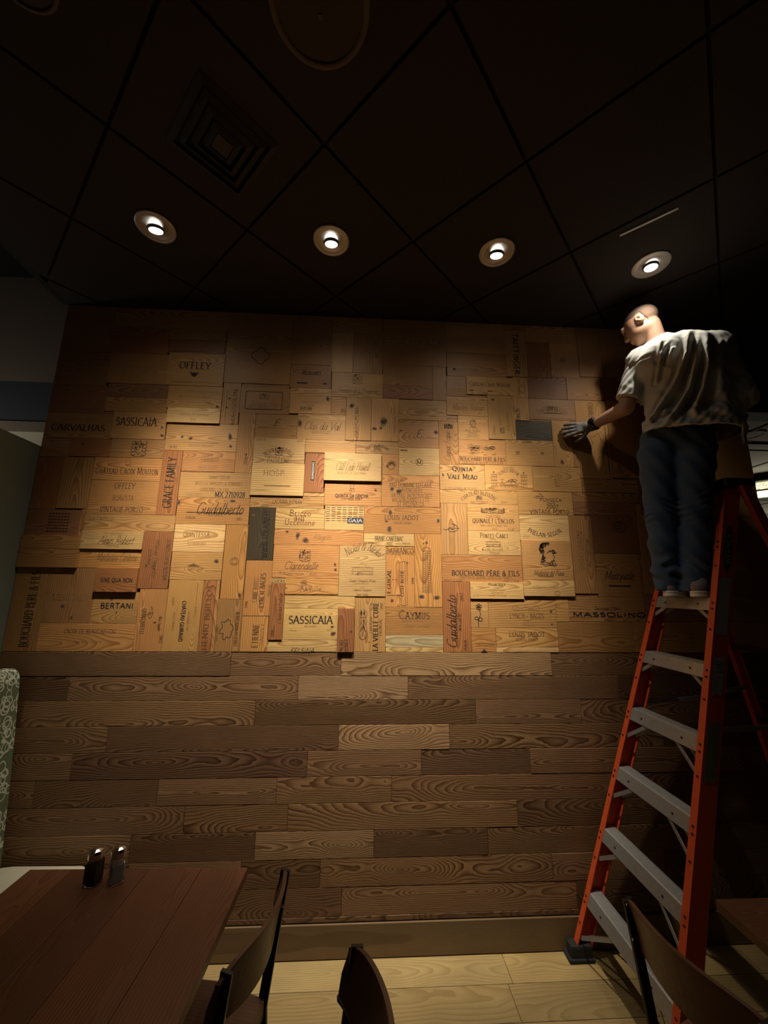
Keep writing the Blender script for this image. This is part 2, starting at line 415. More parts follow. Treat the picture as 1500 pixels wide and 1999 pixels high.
def emblem(kind, cx, cy, w, h, V, F, rr):
    """line-drawn marks in a box w x h"""
    lw = .0026
    def S(pts, k=1.0): strip([(cx + x * w / 2, cy + y * h / 2) for x, y in pts], [lw * k] * len(pts), V, F)
    def fill(pts):
        b = len(V); V.extend([(cx + x * w / 2, cy + y * h / 2) for x, y in pts]); F.append(tuple(range(b, b + len(pts))))
    def scrib(x0, y0, x1, y1, n, k=1.0):
        for _ in range(n):
            px_, py_ = rr.uniform(x0, x1), rr.uniform(y0, y1); a = rr.uniform(0, 360)
            S(arc(px_, py_, rr.uniform(.06, .2), rr.uniform(.06, .2), a, a + rr.uniform(90, 240), 5), k)
    if kind in ('rule', 'bar'): fill([(-1, -1), (1, -1), (1, 1), (-1, 1)])
    elif kind == 'ring': S(arc(0, 0, 1, 1, 0, 360, 28))
    elif kind == 'seal': S(arc(0, 0, 1, 1, 0, 360, 24)); S(arc(0, 0, .78, .78, 0, 360, 20)); scrib(-.5, -.5, .5, .5, 9)
    elif kind == 'crest':
        S([(-.45, .5), (-.45, -.3), (0, -.75), (.45, -.3), (.45, .5), (-.45, .5)], 1.2); S([(0, .5), (0, -.7)])
        for sg in (-1, 1):
            for k in range(4): S(arc(sg * .68, .7 - k * .45, .26, .22, 0 if sg < 0 else 180, 250 * sg + (0 if sg < 0 else 180), 7), 1.3)
        scrib(-.4, -.4, .4, .45, 7, 1.3); scrib(-.6, .6, .6, .95, 8, 1.6); S(arc(0, -.75, .9, .22, 200, 340, 8), 1.3)
    elif kind == 'quatre':
        p = []
        for k in range(4):
            a = 90 * k; p += [(.62 * cos(radians(a)) + .42 * cos(radians(a + t)), .62 * sin(radians(a)) + .42 * sin(radians(a + t))) for t in range(-80, 81, 20)]
        S(p + p[:1], 2.0)
    elif kind == 'frame':
        r_ = .1
        p = arc(1 - r_, 1 - r_ * 1.5, r_, r_ * 1.5, 0, 90, 4) + arc(-1 + r_, 1 - r_ * 1.5, r_, r_ * 1.5, 90, 180, 4) + arc(-1 + r_, -1 + r_ * 1.5, r_, r_ * 1.5, 180, 270, 4) + arc(1 - r_, -1 + r_ * 1.5, r_, r_ * 1.5, 270, 360, 4)
        S(p + p[:1], 1.6)
    elif kind == 'bird':
        fill([(-1, .8), (-.4, .2), (0, .5), (0, -.9), (-.5, -.5)]); fill([(1, .8), (.5, -.5), (0, -.9), (0, .5), (.4, .2)])
    elif kind == 'dots':
        for x in (-1, 1):
            for y in (-1, 0, 1): V_ = arc(x, y, .014, .04, 0, 330, 6); fill(V_)
    elif kind == 'tower':
        S([(-.5, -.2), (-.4, .5), (-.7, .6), (-.7, 1), (-.3, 1), (-.3, .85), (0, .85), (0, 1), (.3, 1), (.3, .85), (.7, .85), (.7, .6), (.4, .5), (.5, -.2)]); S(arc(0, -.5, .8, .4, 0, 360, 16)); scrib(-.6, -.8, .6, -.2, 6)
    elif kind == 'castle':
        S([(-1, -1), (-1, .3), (-.75, .9), (-.5, .3), (-.5, -.1), (-.2, -.1), (0, .6), (.2, -.1), (.5, -.1), (.5, .3), (.75, .9), (1, .3), (1, -1), (-1, -1)], .9)
        for k in range(7): S([(-.8 + k * .26, -.8), (-.8 + k * .26, -.3)], .8)
    elif kind == 'house':
        S([(-.85, -.8), (-.85, .3), (-.3, .3), (-.3, .8), (0, 1), (.3, .8), (.3, .3), (.85, .3), (.85, -.8)], .8)
        for k in range(9): S([(-.8 + k * .2, -.75), (-.8 + k * .2, .25)], .55)
        for y in (-.8, -.3, .3): S([(-1, y), (1, y)], .6)
        scrib(-1, -.9, 1, -.5, 8, .7)
    elif kind == 'crown':
        fill([(-1, -.5), (-.5, -.1), (-.2, .1), (0, .9), (.2, .1), (.5, -.1), (1, -.5), (0, -.8)]); S([(-1, -1), (1, -1)])
    elif kind == 'flower':
        S([(-.1, -1), (-.2, -.5), (.4, .1), (.2, .55)], 1.6)
        for k in range(5): a = 72 * k + 20; S(arc(.05 + .38 * cos(radians(a)), .75 + .16 * sin(radians(a)), .28, .12, 0, 360, 9), 1.5)
        S(arc(.35, -.35, .45, .16, 0, 360, 10), 1.5); S(arc(-.55, -.25, .35, .14, 0, 360, 10), 1.5)
    elif kind == 'flower2':
        for k in range(6): a = 60 * k; S(arc(.5 * cos(radians(a)), .5 * sin(radians(a)), .36, .36, 0, 360, 9), .8)
    elif kind == 'face':
        S(arc(0, 0, .5, .85, 40, 320, 14)); scrib(-.6, -.6, .6, .8, 16, .9); S([(-.7, -.9), (0, -.6), (.7, -.95)])
    elif kind == 'portrait':
        S([(-.1, .1), (.25, .35), (.45, .25), (.62, .42), (.86, .3), (.7, .1), (.62, -.06), (.8, -.2), (.62, -.32), (.7, -.5), (.4, -.52), (.2, -.75), (-.4, -.6), (-.5, -.25)], 1.5)
        for k in range(26):
            a = rr.uniform(60, 215); px_, py_ = -.1 + .5 * cos(radians(a)) * rr.uniform(.8, 1.3), .45 + .4 * sin(radians(a)) * rr.uniform(.7, 1.2)
            S(arc(px_, py_, .22, .15, a - 60, a + 150, 6), 1.5)
        for k in range(8): S(arc(-.55 + rr.uniform(-.1, .2), -.1 - .06 * k, .16, .12, 90, 330, 6), 1.4)
        S([(-.9, -.75), (-.3, -1), (.3, -.85), (.75, -1)], 1.5); S([(-.85, -.6), (-.3, -.85), (.5, -.65)], 1.4); scrib(.5, .15, .85, .5, 5, 1.6); scrib(.3, -.9, .95, -.5, 6, 1.4)
        S(arc(.3, .3, .12, .06, 0, 360, 8), 1.4)
    elif kind == 'swirl':
        S([(t / 9 * cos(t * .9), t / 9 * sin(t * .9)) for t in [k * .35 for k in range(26)]], 1.2); S([(-1, -.1), (-.6, -.25), (-.3, .1), (.1, -.2), (.5, .15), (1, .05)], 1.2); S([(.1, -.2), (.4, .9)], 1.0)
    elif kind == 'map':
        p = [(r_ * cos(radians(a)), r_ * sin(radians(a))) for a, r_ in [(k * 20, .8 + .2 * sin(k * 2.1) + .1 * cos(k * 3.7)) for k in range(18)]]
        S(p + p[:1], 1.4)
    elif kind == 'scroll':
        for x in (-.9, -.5, .5, .9): S([(x, -.9), (x * .9, -.3), (x * 1.02, .3), (x * .9, .9)], .8)
        S(arc(0, .9, .9, .08, 0, 180, 8)); S(arc(0, -.9, .9, .08, 180, 360, 8)); S(arc(.9, .92, .2, .05, 0, 360, 8))
    elif kind == 'gothic':
        for x in (-1, -.82, -.3, -.15, .15, .3, .82, 1): S([(x, -1), (x * .85, .9)], .8)
        for k in range(22): y = -.95 + k * .085; S([(.32, y), (.8, y + rr.uniform(-.02, .02))], .7); S([(-.32, y), (-.8, y + rr.uniform(-.02, .02))], .7)
        S(arc(0, .9, .85, .12, 0, 180, 10))
    elif kind == 'gates':
        for x in (-1, -.9, -.8, -.7, .7, .8, .9, 1): S([(x, -.9), (x, .6)], .9)
        for y in (-.5, -.1, .3, .55): S([(-1, y), (-.66, y)], .8); S([(.66, y), (1, y)], .8)
        for x in (-.85, .85): S([(x, .6), (x, .95)], 1.3); S([(x - .06, .8), (x + .06, .8)], 1.2)
        S(arc(0, -.25, .7, .35, 200, 340, 9)); scrib(-.4, -.45, .4, .0, 12, 1.0)
    elif kind == 'grapes':
        for k in range(7): S(arc(-.55 + rr.uniform(-.3, .3), rr.uniform(-.6, .7), .2, .3, 0, 330, 9), 1.0); S(arc(.4 + rr.uniform(-.4, .4), rr.uniform(-.7, .5), .18, .26, 0, 330, 9), 1.0)
        scrib(-.95, -.9, .95, .9, 22, .9)
    elif kind == 'grid':
        for i in range(7):
            for j in range(7):
                x, y = -.86 + i * .287, -.86 + j * .287
                if kind == 'grid': fill([(x - .11, y - .05), (x + .11, y - .05), (x + .11, y + .05), (x - .11, y + .05)])

INKS = ['k', 'b', 'f', 'r', 'w', 'n']
def panel_marks(panel, w, h, face_y, marks, seed):
    """children of one crate panel: its brand lettering and its knots; local frame x right, z up"""
    rr = random.Random(seed)
    V = []; F = []; FM = []; lay = 0
    KV = []; KF = []; KM = []
    verts3 = []
    for mk in marks:
        name, st, fx, fy, fw_, fh = mk[:6]
        cx, cy = (fx - .5) * w, (fy - .5) * h
        if name == '*knot':
            rx, rz = fw_ * w / 2, fh * h / 2
            for (sc, off, mi) in ((1.0, .0004, 1), (.62, .0008, 0)):
                b = len(KV); ph = rr.uniform(0, 6)
                for k in range(14):
                    a = 2 * pi * k / 14; q = sc * (1 + .16 * sin(2 * a + ph) + .1 * sin(3 * a - ph))
                    KV.append((cx + rx * q * cos(a), face_y - off, cy + rz * q * sin(a)))
                KF.append(tuple(range(b, b + 14))); KM.append(mi)
            continue
        rot = mk[6] if len(mk) > 6 else 0; ink = mk[7] if len(mk) > 7 else 'b'; bend = mk[8] if len(mk) > 8 else None
        v2 = []; f2 = []
        if name[0] == '*': emblem(name[1:], cx, cy, fw_ * w, fh * h, v2, f2, rr)
        elif rot == 0: add_text(v2, f2, name, st, cx, cy, fw_ * w, fh * h, 0, bend)
        else: add_text(v2, f2, name, st, cx, cy, fw_ * h, fh * w, rot, bend)
        b = len(verts3); off = .0005 if ink != 'w' else .0011
        verts3 += [(a, face_y - off - (0.0002 if ink == 'n' else 0), c_) for a, c_ in v2]
        F += [tuple(i + b for i in q) for q in f2]; FM += [INKS.index(ink)] * len(f2)
    if F: mesh_obj('lettering', verts3, F, None, panel, mats=[M['ink_' + k] for k in INKS], fmat=FM)
    if KF: mesh_obj('knot', KV, KF, None, panel, mats=[M['knot'], M['knot_rim']], fmat=KM)

PANELS = [
(-2.028,-1.619,2.770,2.941,12,'b','h',[('QUINTA DAS', 's', 0.5, 0.72, 0.55, 0.13, 0, 'f'), ('CARVALHAS', 'S', 0.5, 0.42, 0.8, 0.24, 0, 'k')]),
(-1.619,-1.285,2.776,2.960,13,'y','h',[('SASSICAIA', 'S', 0.44, 0.64, 0.76, 0.3, 0, 'k'), ('*knot', 0, 0.93, 0.45, 0.05, 0.1), ('*knot', 0, 0.95, 0.15, 0.07, 0.12)]),
(-1.683,-1.298,3.061,3.156,12,'v','h',[('Tignanello', 'c', 0.8, 0.5, 0.4, 0.5, 0, 'f')]),
(-1.683,-1.297,2.960,3.061,13,'b','h',[]),
(-2.028,-1.699,3.134,3.325,12,'b','h',[('*seal', 0, 0.85, 0.3, 0.14, 0.5, 0, 'f')]),
(-2.028,-1.683,2.941,3.134,12,'v','h',[]),
(-2.028,-1.718,3.325,3.721,12,'b','h',[]),
(-1.699,-1.322,3.157,3.378,13,'b','h',[('DOMAINE', 's', 0.5, 0.5, 0.5, 0.2, 0, 'f')]),
(-1.718,-1.337,3.378,3.559,12,'r','h',[]),
(-1.337,-0.960,3.495,3.578,12,'b','h',[]),
(-1.337,-0.964,3.393,3.495,12,'v','h',[]),
(-1.322,-0.954,3.156,3.393,16,'y','h',[('OFFLEY', 'S', 0.48, 0.62, 0.55, 0.2, 0, 'k'), ('*bird', 0, 0.48, 0.36, 0.17, 0.22, 0, 'k'), ('*rule', 0, 0.5, 0.1, 0.8, 0.02, 0, 'f')]),
(-1.297,-0.949,2.996,3.154,17,'y','h',[('VINHO DO PORTO', 's', 0.62, 0.74, 0.6, 0.09, 0, 'f'), ('BOAVISTA 1994', 's', 0.5, 0.5, 0.55, 0.1, 0, 'f'), ('VILA NOVA DE GAIA', 's', 0.5, 0.27, 0.6, 0.1, 0, 'f'), ('*knot', 0, 0.93, 0.1, 0.08, 0.12)]),
(-1.285,-0.949,2.894,2.996,22,'p','h',[('PRODUCE OF PORTUGAL', 's', 0.52, 0.55, 0.55, 0.14, 0, 'f'), ('75 CL', 's', 0.5, 0.2, 0.1, 0.14, 0, 'b')]),
(-1.607,-1.280,2.651,2.776,12,'b','h',[('*crest', 0, 0.53, 0.5, 0.3, 0.88, 0, 'k')]),
(-1.852,-1.607,2.651,2.770,14,'r','h',[('*knot', 0, 0.3, 0.7, 0.07, 0.2)]),
(-2.028,-1.852,2.645,2.769,12,'b','h',[]),
(-2.028,-1.874,2.311,2.644,12,'r','v',[]),
(-1.874,-1.695,2.319,2.645,14,'b','v',[('PORTO 1997', 's', 0.55, 0.5, 0.6, 0.12, 90, 'f')]),
(-1.693,-1.280,2.503,2.651,12,'o','h',[('Château Croix Mouton', 'S', 0.5, 0.42, 0.92, 0.28, 0, 'b'), ('*ring', 0, 0.5, 0.8, 0.08, 0.24, 0, 'f')]),
(-1.691,-1.280,2.288,2.503,12,'o','h',[('OFFLEY', 'S', 0.5, 0.84, 0.3, 0.17, 0, 'b'), ('BOAVISTA', 's', 0.5, 0.48, 0.3, 0.14, 0, 'b'), ('VINTAGE PORTO', 'S', 0.5, 0.14, 0.62, 0.15, 0, 'b')]),
(-1.280,-1.160,2.288,2.707,13,'r','v',[('GRACE FAMILY', 'S', 0.5, 0.5, 0.78, 0.42, 90, 'k'), ('Vineyards', 's', 0.85, 0.62, 0.3, 0.14, 90, 'f')]),
(-1.280,-0.830,2.707,2.894,12,'y','h',[('*knot', 0, 0.9, 0.55, 0.06, 0.25), ('*knot', 0, 0.35, 0.45, 0.06, 0.12), ('*knot', 0, 0.23, 0.5, 0.04, 0.1), ('*knot', 0, 0.92, 0.2, 0.04, 0.12), ('CHATEAU MARGAUX', 's', 0.5, 0.2, 0.36, 0.08, 0, 'f'), ('*rule', 0, 0.5, 0.3, 0.5, 0.02, 0, 'f'), ('19 99', 's', 0.12, 0.12, 0.1, 0.1, 0, 'b')]),
(-1.159,-0.830,2.572,2.707,13,'o','h',[('Guidalberto', 'c', 0.5, 0.66, 0.34, 0.36, 0, 'f'), ('BOLGHERI', 's', 0.5, 0.2, 0.34, 0.17, 0, 'f')]),
(-1.160,-0.720,2.404,2.570,12,'y','h',[('SUBMITTED BY', 's', 0.55, 0.8, 0.3, 0.12, 0, 'b'), ('MAJESTIC MARQUES & DOMAINES', 's', 0.55, 0.56, 0.66, 0.13, 0, 'b'), ('OAKLAND, CA-USA', 's', 0.5, 0.32, 0.4, 0.13, 0, 'b'), ('MX 2710928', 'S', 0.72, 0.13, 0.42, 0.2, 0, 'k'), ('CONTENTS', 's', 0.22, 0.12, 0.22, 0.12, 0, 'f')]),
(-0.949,-0.835,2.894,3.189,12,'y','v',[('MASSOLIN', 'S', 0.72, 0.42, 0.86, 0.2, 90, 'b'), ('*knot', 0, 0.3, 0.4, 0.12, 0.06), ('*knot', 0, 0.4, 0.62, 0.16, 0.05)]),
(-0.830,-0.722,2.570,2.977,12,'b','v',[('2006', 's', 0.6, 0.2, 0.14, 0.2, 90, 'b'), ('*knot', 0, 0.6, 0.3, 0.12, 0.05)]),
(-0.954,-0.518,3.189,3.524,12,'b','h',[('*quatre', 0, 0.53, 0.62, 0.27, 0.36, 0, 'k')]),
(-0.959,-0.519,3.524,3.721,12,'b','h',[]),
(-0.835,-0.510,2.976,3.164,12,'b','h',[('*frame', 0, 0.48, 0.5, 0.74, 0.68, 0, 'k'), ('*crest', 0, 0.48, 0.66, 0.22, 0.22, 0, 'f'), ('Domaine Leroy', 'c', 0.48, 0.4, 0.56, 0.2, 0, 'f'), ('PROPRIETAIRE A LA ROMANEE', 's', 0.48, 0.24, 0.6, 0.08, 0, 'f')]),
(-0.510,-0.238,2.986,3.172,12,'y','h',[('ARGIANO', 's', 0.5, 0.9, 0.36, 0.08, 0, 'f'), ('PRODOTTO IN ITALIA', 's', 0.5, 0.75, 0.66, 0.06, 0, 'f'), ('*knot', 0, 0.92, 0.6, 0.1, 0.2), ('IMPORTED BY', 's', 0.5, 0.45, 0.36, 0.06, 0, 'f'), ('BERTANI', 'S', 0.4, 0.2, 0.28, 0.12, 0, 'k'), ('VERONA', 's', 0.5, 0.33, 0.2, 0.06, 0, 'f')]),
(-0.517,-0.244,3.172,3.344,12,'b','h',[('Meursault', 'S', 0.52, 0.66, 0.46, 0.2, 0, 'k'), ('*knot', 0, 0.85, 0.2, 0.16, 0.12), ('*rule', 0, 0.3, 0.2, 0.26, 0.06, 0, 'k')]),
(-0.518,-0.251,3.344,3.721,12,'b','h',[]),
(-0.244,-0.100,3.296,3.601,12,'y','v',[]),
(-0.100,0.104,3.296,3.601,12,'b','v',[]),
(-0.251,0.102,3.601,3.721,12,'b','h',[]),
(-0.239,0.107,3.115,3.296,12,'y','h',[('*crest', 0, 0.5, 0.75, 0.2, 0.4, 0, 'f'), ('Domaine de la Vougeraie', 'c', 0.5, 0.28, 0.78, 0.22, 0, 'b'), ('GRAND VIN', 's', 0.5, 0.1, 0.4, 0.1, 0, 'f')]),
(-0.238,-0.137,2.986,3.114,13,'o','h',[('OH', 'S', 0.82, 0.2, 0.26, 0.3, 90, 'b'), ('LC', 's', 0.15, 0.2, 0.2, 0.2, 90, 'f')]),
(-0.137,0.031,2.809,3.114,15,'y','v',[('CHATEAU PALMER', 's', 0.42, 0.42, 0.7, 0.14, 90, 'b'), ('*knot', 0, 0.22, 0.8, 0.24, 0.12)]),
(0.031,0.215,2.809,3.115,14,'y','v',[('*knot', 0, 0.12, 0.28, 0.2, 0.08), ('*knot', 0, 0.45, 0.45, 0.3, 0.2), ('*knot', 0, 0.35, 0.3, 0.1, 0.08), ('MARGAUX 2005', 's', 0.85, 0.5, 0.6, 0.08, 90, 'f')]),
(0.106,0.446,3.215,3.365,14,'b','h',[('G', 'S', 0.32, 0.55, 0.12, 0.5, 0, 'f')]),
(0.107,0.446,3.115,3.215,16,'v','h',[]),
(0.104,0.548,3.366,3.721,12,'b','h',[]),
(0.446,0.541,3.113,3.366,13,'b','v',[]),
(0.215,0.539,2.966,3.113,12,'y','h',[('LES CLOS DE PAULILLES', 's', 0.5, 0.78, 0.36, 0.1, 0, 'f'), ('MIS EN BOUTEILLE AU DOMAINE', 's', 0.5, 0.55, 0.6, 0.13, 0, 'f'), ('BANYULS', 's', 0.5, 0.36, 0.2, 0.1, 0, 'f'), ('*rule', 0, 0.35, 0.25, 0.26, 0.05, 0, 'f'), ('*rule', 0, 0.72, 0.22, 0.14, 0.05, 0, 'f')]),
(0.215,0.482,2.770,2.945,12,'b','h',[('*knot', 0, 0.05, 0.68, 0.06, 0.08), ('*knot', 0, 0.93, 0.65, 0.12, 0.16), ('F', 'c', 0.48, 0.58, 0.14, 0.3, 0, 'k'), ('DOMAINE FAIVELEY NUITS ST GEORGES', 's', 0.5, 0.42, 0.86, 0.07, 0, 'f')]),
(0.216,0.483,2.582,2.770,12,'p','h',[('*ring', 0, 0.5, 0.48, 0.17, 0.25, 0, 'k'), ('M', 'S', 0.5, 0.48, 0.11, 0.13, 0, 'k'), ('*rule', 0, 0.12, 0.9, 0.18, 0.05, 0, 'b'), ('2004', 's', 0.9, 0.05, 0.15, 0.05, 0, 'b')]),
(0.482,0.613,2.660,2.966,12,'o','v',[('*crest', 0, 0.5, 0.88, 0.45, 0.1, 0, 'k'), ('Cognac Frapin', 'c', 0.42, 0.42, 0.68, 0.34, 90, 'b')]),
(-0.452,-0.137,2.807,2.986,12,'y','h',[('*knot', 0, 0.05, 0.62, 0.1, 0.3), ('Clos du Val', 'c', 0.5, 0.55, 0.74, 0.32, 0, 'b'), ('NAPA VALLEY', 's', 0.5, 0.3, 0.4, 0.1, 0, 'f')]),
(-0.722,-0.452,2.806,2.976,12,'b','h',[('F', 'c', 0.48, 0.64, 0.12, 0.3, 0, 'k'), ('2001', 's', 0.92, 0.12, 0.12, 0.1, 0, 'b'), ('*rule', 0, 0.4, 0.45, 0.7, 0.03, 0, 'f')]),
(-0.721,-0.393,2.636,2.806,17,'p','h',[('PICHON LONGUEVILLE', 'S', 0.5, 0.34, 0.62, 0.17, 0, 'b', 'arc'), ('*crest', 0, 0.5, 0.5, 0.16, 0.36, 0, 'b'), ('COMTESSE de LALANDE', 's', 0.5, 0.26, 0.52, 0.12, 0, 'b'), ('PAUILLAC', 'S', 0.5, 0.1, 0.44, 0.12, 0, 'k'), ('12 BT 75', 's', 0.13, 0.94, 0.18, 0.08, 0, 'b'), ('2010', 's', 0.9, 0.93, 0.13, 0.09, 0, 'b')]),
(-0.720,-0.389,2.426,2.636,19,'p','h',[('HOSP', 's', 0.42, 0.7, 0.4, 0.16, 0, 'f'), ('*rule', 0, 0.5, 0.3, 0.5, 0.03, 0, 'f')]),
(-0.393,-0.066,2.718,2.807,12,'y','h',[]),
(-0.066,0.216,2.723,2.809,12,'y','h',[('CHATEAU ROUSSAC', 'S', 0.5, 0.3, 0.6, 0.2, 0, 'k', 'arc'), ('*crest', 0, 0.5, 0.42, 0.18, 0.4, 0, 'f'), ('PADILLAC', 's', 0.5, 0.12, 0.3, 0.14, 0, 'b')]),
(-0.389,-0.264,2.452,2.714,12,'r','v',[('*bar', 0, 0.42, 0.55, 0.17, 0.5, 0, 'k'), ('BORGOGNO', 'n', 0.42, 0.55, 0.44, 0.09, 90, 'w'), ('VINI ITALIA', 's', 0.68, 0.5, 0.5, 0.09, 90, 'b')]),
(-0.265,0.103,2.532,2.718,23,'p','h',[('Cliff Lede Howell', 'c', 0.48, 0.52, 0.58, 0.3, 0, 'b'), ('NAPA VALLEY CALIFORNIA', 's', 0.48, 0.28, 0.5, 0.08, 0, 'f'), ('*dots', 0, 0.5, 0.5, 0.94, 0.6, 0, 'k')]),
(0.103,0.216,2.582,2.723,12,'o','h',[('HUNDRED', 'S', 0.6, 0.5, 0.6, 0.16, 0, 'k', 'circ'), ('*ring', 0, 0.55, 0.42, 0.4, 0.34, 0, 'k'), ('*knot', 0, 0.33, 0.4, 0.16, 0.14)]),
(0.104,0.481,2.373,2.582,12,'o','h',[('6 X 1500 ML', 's', 0.25, 0.85, 0.26, 0.11, 0, 'b'), ('5-06L', 's', 0.85, 0.83, 0.1, 0.09, 0, 'b'), ('2002 DOMAINE LEFLAIVE', 'S', 0.5, 0.69, 0.74, 0.13, 0, 'b'), ('AVENCHERS', 's', 0.52, 0.52, 0.36, 0.12, 0, 'b'), ('BATARD MONTRACHET', 's', 0.52, 0.36, 0.7, 0.12, 0, 'b'), ('WILSON DANIELS LTD', 's', 0.5, 0.22, 0.64, 0.12, 0, 'b'), ('ST HELENA CA', 's', 0.5, 0.08, 0.46, 0.12, 0, 'b'), ('*knot', 0, 0.18, 0.55, 0.08, 0.14), ('*knot', 0, 0.3, 0.48, 0.11, 0.18)]),
(-0.257,0.104,2.372,2.532,12,'o','h',[('QUINTA DA GRICHA', 'n', 0.48, 0.4, 0.58, 0.15, 0, 'k'), ('VINTAGE PORT', 'n', 0.48, 0.27, 0.37, 0.07, 0, 'k'), ('*tower', 0, 0.48, 0.72, 0.11, 0.36, 0, 'b'), ('*knot', 0, 0.9, 0.66, 0.05, 0.12)]),
(-0.717,-0.257,2.349,2.425,12,'y','h',[('CHATEAUNEUF DU PAPE', 's', 0.5, 0.82, 0.6, 0.2, 0, 'f'), ('LACRIMA PIGNAN', 'S', 0.5, 0.5, 0.4, 0.28, 0, 'b'), ('2010', 's', 0.2, 0.16, 0.1, 0.24, 0, 'b')]),
(-0.250,-0.003,2.215,2.370,12,'p','h',[('*grid', 0, 0.5, 0.66, 0.98, 0.64, 0, 'b'), ('*bar', 0, 0.78, 0.4, 0.41, 0.23, 0, 'n'), ('GAJA', 'S', 0.78, 0.4, 0.34, 0.14, 0, 'w')]),
(-0.554,-0.250,2.215,2.349,12,'p','h',[('Bricco', 'R', 0.5, 0.78, 0.44, 0.28, 0, 'r'), ("dell'", 'R', 0.5, 0.53, 0.25, 0.26, 0, 'r'), ('Uccellone', 'R', 0.5, 0.33, 0.62, 0.26, 0, 'r')]),
(-0.714,-0.554,2.020,2.349,12,'d','v',[('WWW.TOLAINI.IT', 'S', 0.68, 0.5, 0.9, 0.2, 90, 'k'), ('*knot', 0, 0.15, 0.85, 0.1, 0.05)]),
(-1.158,-0.717,2.236,2.404,12,'o','h',[('Guidalberto', 'c', 0.58, 0.6, 0.64, 0.44, 0, 'k'), ('*rule', 0, 0.52, 0.44, 0.76, 0.025, 0, 'k'), ('BOLGHERI', 's', 0.54, 0.36, 0.2, 0.09, 0, 'b'), ('ITALIA', 's', 0.2, 0.24, 0.13, 0.1, 0, 'k'), ('2013', 's', 0.87, 0.22, 0.07, 0.1, 0, 'k'), ('*knot', 0, 0.02, 0.8, 0.06, 0.18), ('*knot', 0, 0.76, 0.9, 0.1, 0.1)]),
(-0.003,0.483,2.199,2.372,12,'o','h',[('LOUIS JADOT', 'S', 0.49, 0.6, 0.45, 0.16, 0, 'b'), ('BEAUNE FRANCE', 's', 0.51, 0.4, 0.23, 0.09, 0, 'b'), ('*knot', 0, 0.34, 0.78, 0.05, 0.22), ('*knot', 0, 0.29, 0.45, 0.04, 0.1), ('*knot', 0, 0.33, 0.16, 0.06, 0.26), ('*knot', 0, 0.97, 0.5, 0.05, 0.16)]),
(-0.554,-0.002,2.119,2.215,12,'o','h',[('*knot', 0, 0.14, 0.85, 0.04, 0.16), ('*knot', 0, 0.35, 0.3, 0.07, 0.4), ('*knot', 0, 0.26, 0.6, 0.05, 0.5), ('Allegrini', 'c', 0.53, 0.55, 0.2, 0.36, 0, 'f')]),
(-0.002,0.314,2.120,2.199,12,'p','h',[('BRANE-CANTENAC', 'S', 0.5, 0.6, 0.57, 0.36, 0, 'k'), ('CHATEAU', 's', 0.5, 0.94, 0.24, 0.1, 0, 'b'), ('2009', 's', 0.14, 0.2, 0.12, 0.18, 0, 'b'), ('LUSSE', 's', 0.5, 0.2, 0.15, 0.2, 0, 'b'), ('MARGAUX', 's', 0.85, 0.22, 0.15, 0.14, 0, 'b')]),
(-1.156,-0.851,2.066,2.236,12,'p','h',[('QUINTESSA', 'S', 0.44, 0.62, 0.52, 0.16, 0, 'f'), ('RUTHERFORD', 's', 0.46, 0.3, 0.36, 0.13, 0, 'f'), ('*rule', 0, 0.44, 0.75, 0.5, 0.02, 0, 'f')]),
(-1.154,-0.851,1.899,2.066,12,'y','h',[('*knot', 0, 0.88, 0.68, 0.09, 0.16), ('*crown', 0, 0.44, 0.55, 0.24, 0.14, 0, 'b'), ('LOUIS', 's', 0.45, 0.4, 0.38, 0.09, 0, 'b')]),
(-0.849,-0.714,1.790,2.236,12,'o','v',[('*ring', 0, 0.5, 0.5, 0.38, 0.1, 0, 'b'), ('*ring', 0, 0.5, 0.5, 0.24, 0.065, 0, 'b'), ('*knot', 0, 0.85, 0.05, 0.16, 0.06)]),
(-0.710,-0.552,1.694,2.020,13,'o','v',[('LYNCH-BAGES', 'S', 0.68, 0.46, 0.62, 0.19, 90, 'b'), ('PAUILLAC', 's', 0.95, 0.46, 0.22, 0.12, 90, 'f'), ('*castle', 0, 0.42, 0.5, 0.16, 0.5, 90, 'b'), ('1996', 's', 0.12, 0.2, 0.12, 0.1, 90, 'b')]),
(-0.552,-0.150,1.917,2.119,12,'o','h',[('*crest', 0, 0.48, 0.68, 0.17, 0.36, 0, 'b'), ('*knot', 0, 0.4, 0.66, 0.03, 0.16), ('Clarendelle', 'c', 0.42, 0.38, 0.5, 0.22, 0, 'b'), ('GRAND VIN DE BORDEAUX', 's', 0.44, 0.24, 0.34, 0.06, 0, 'f'), ('INSPIRE PAR HAUT BRION', 's', 0.42, 0.12, 0.5, 0.06, 0, 'f'), ('75 CL', 's', 0.15, 0.14, 0.1, 0.08, 0, 'b'), ('*knot', 0, 0.94, 0.42, 0.04, 0.1), ('*knot', 0, 0.95, 0.26, 0.04, 0.1)]),
(-0.554,-0.467,1.884,1.914,13,'p','h',[('CHERS', 'S', 0.5, 0.45, 0.9, 0.6, 0, 'b')]),
(-0.469,-0.150,1.821,1.917,12,'o','h',[('*flower2', 0, 0.35, 0.72, 0.16, 0.4, 0, 'f'), ('Abeille', 'R', 0.48, 0.36, 0.4, 0.3, 0, 'f')]),
(-0.469,-0.047,1.739,1.812,12,'p','h',[]),
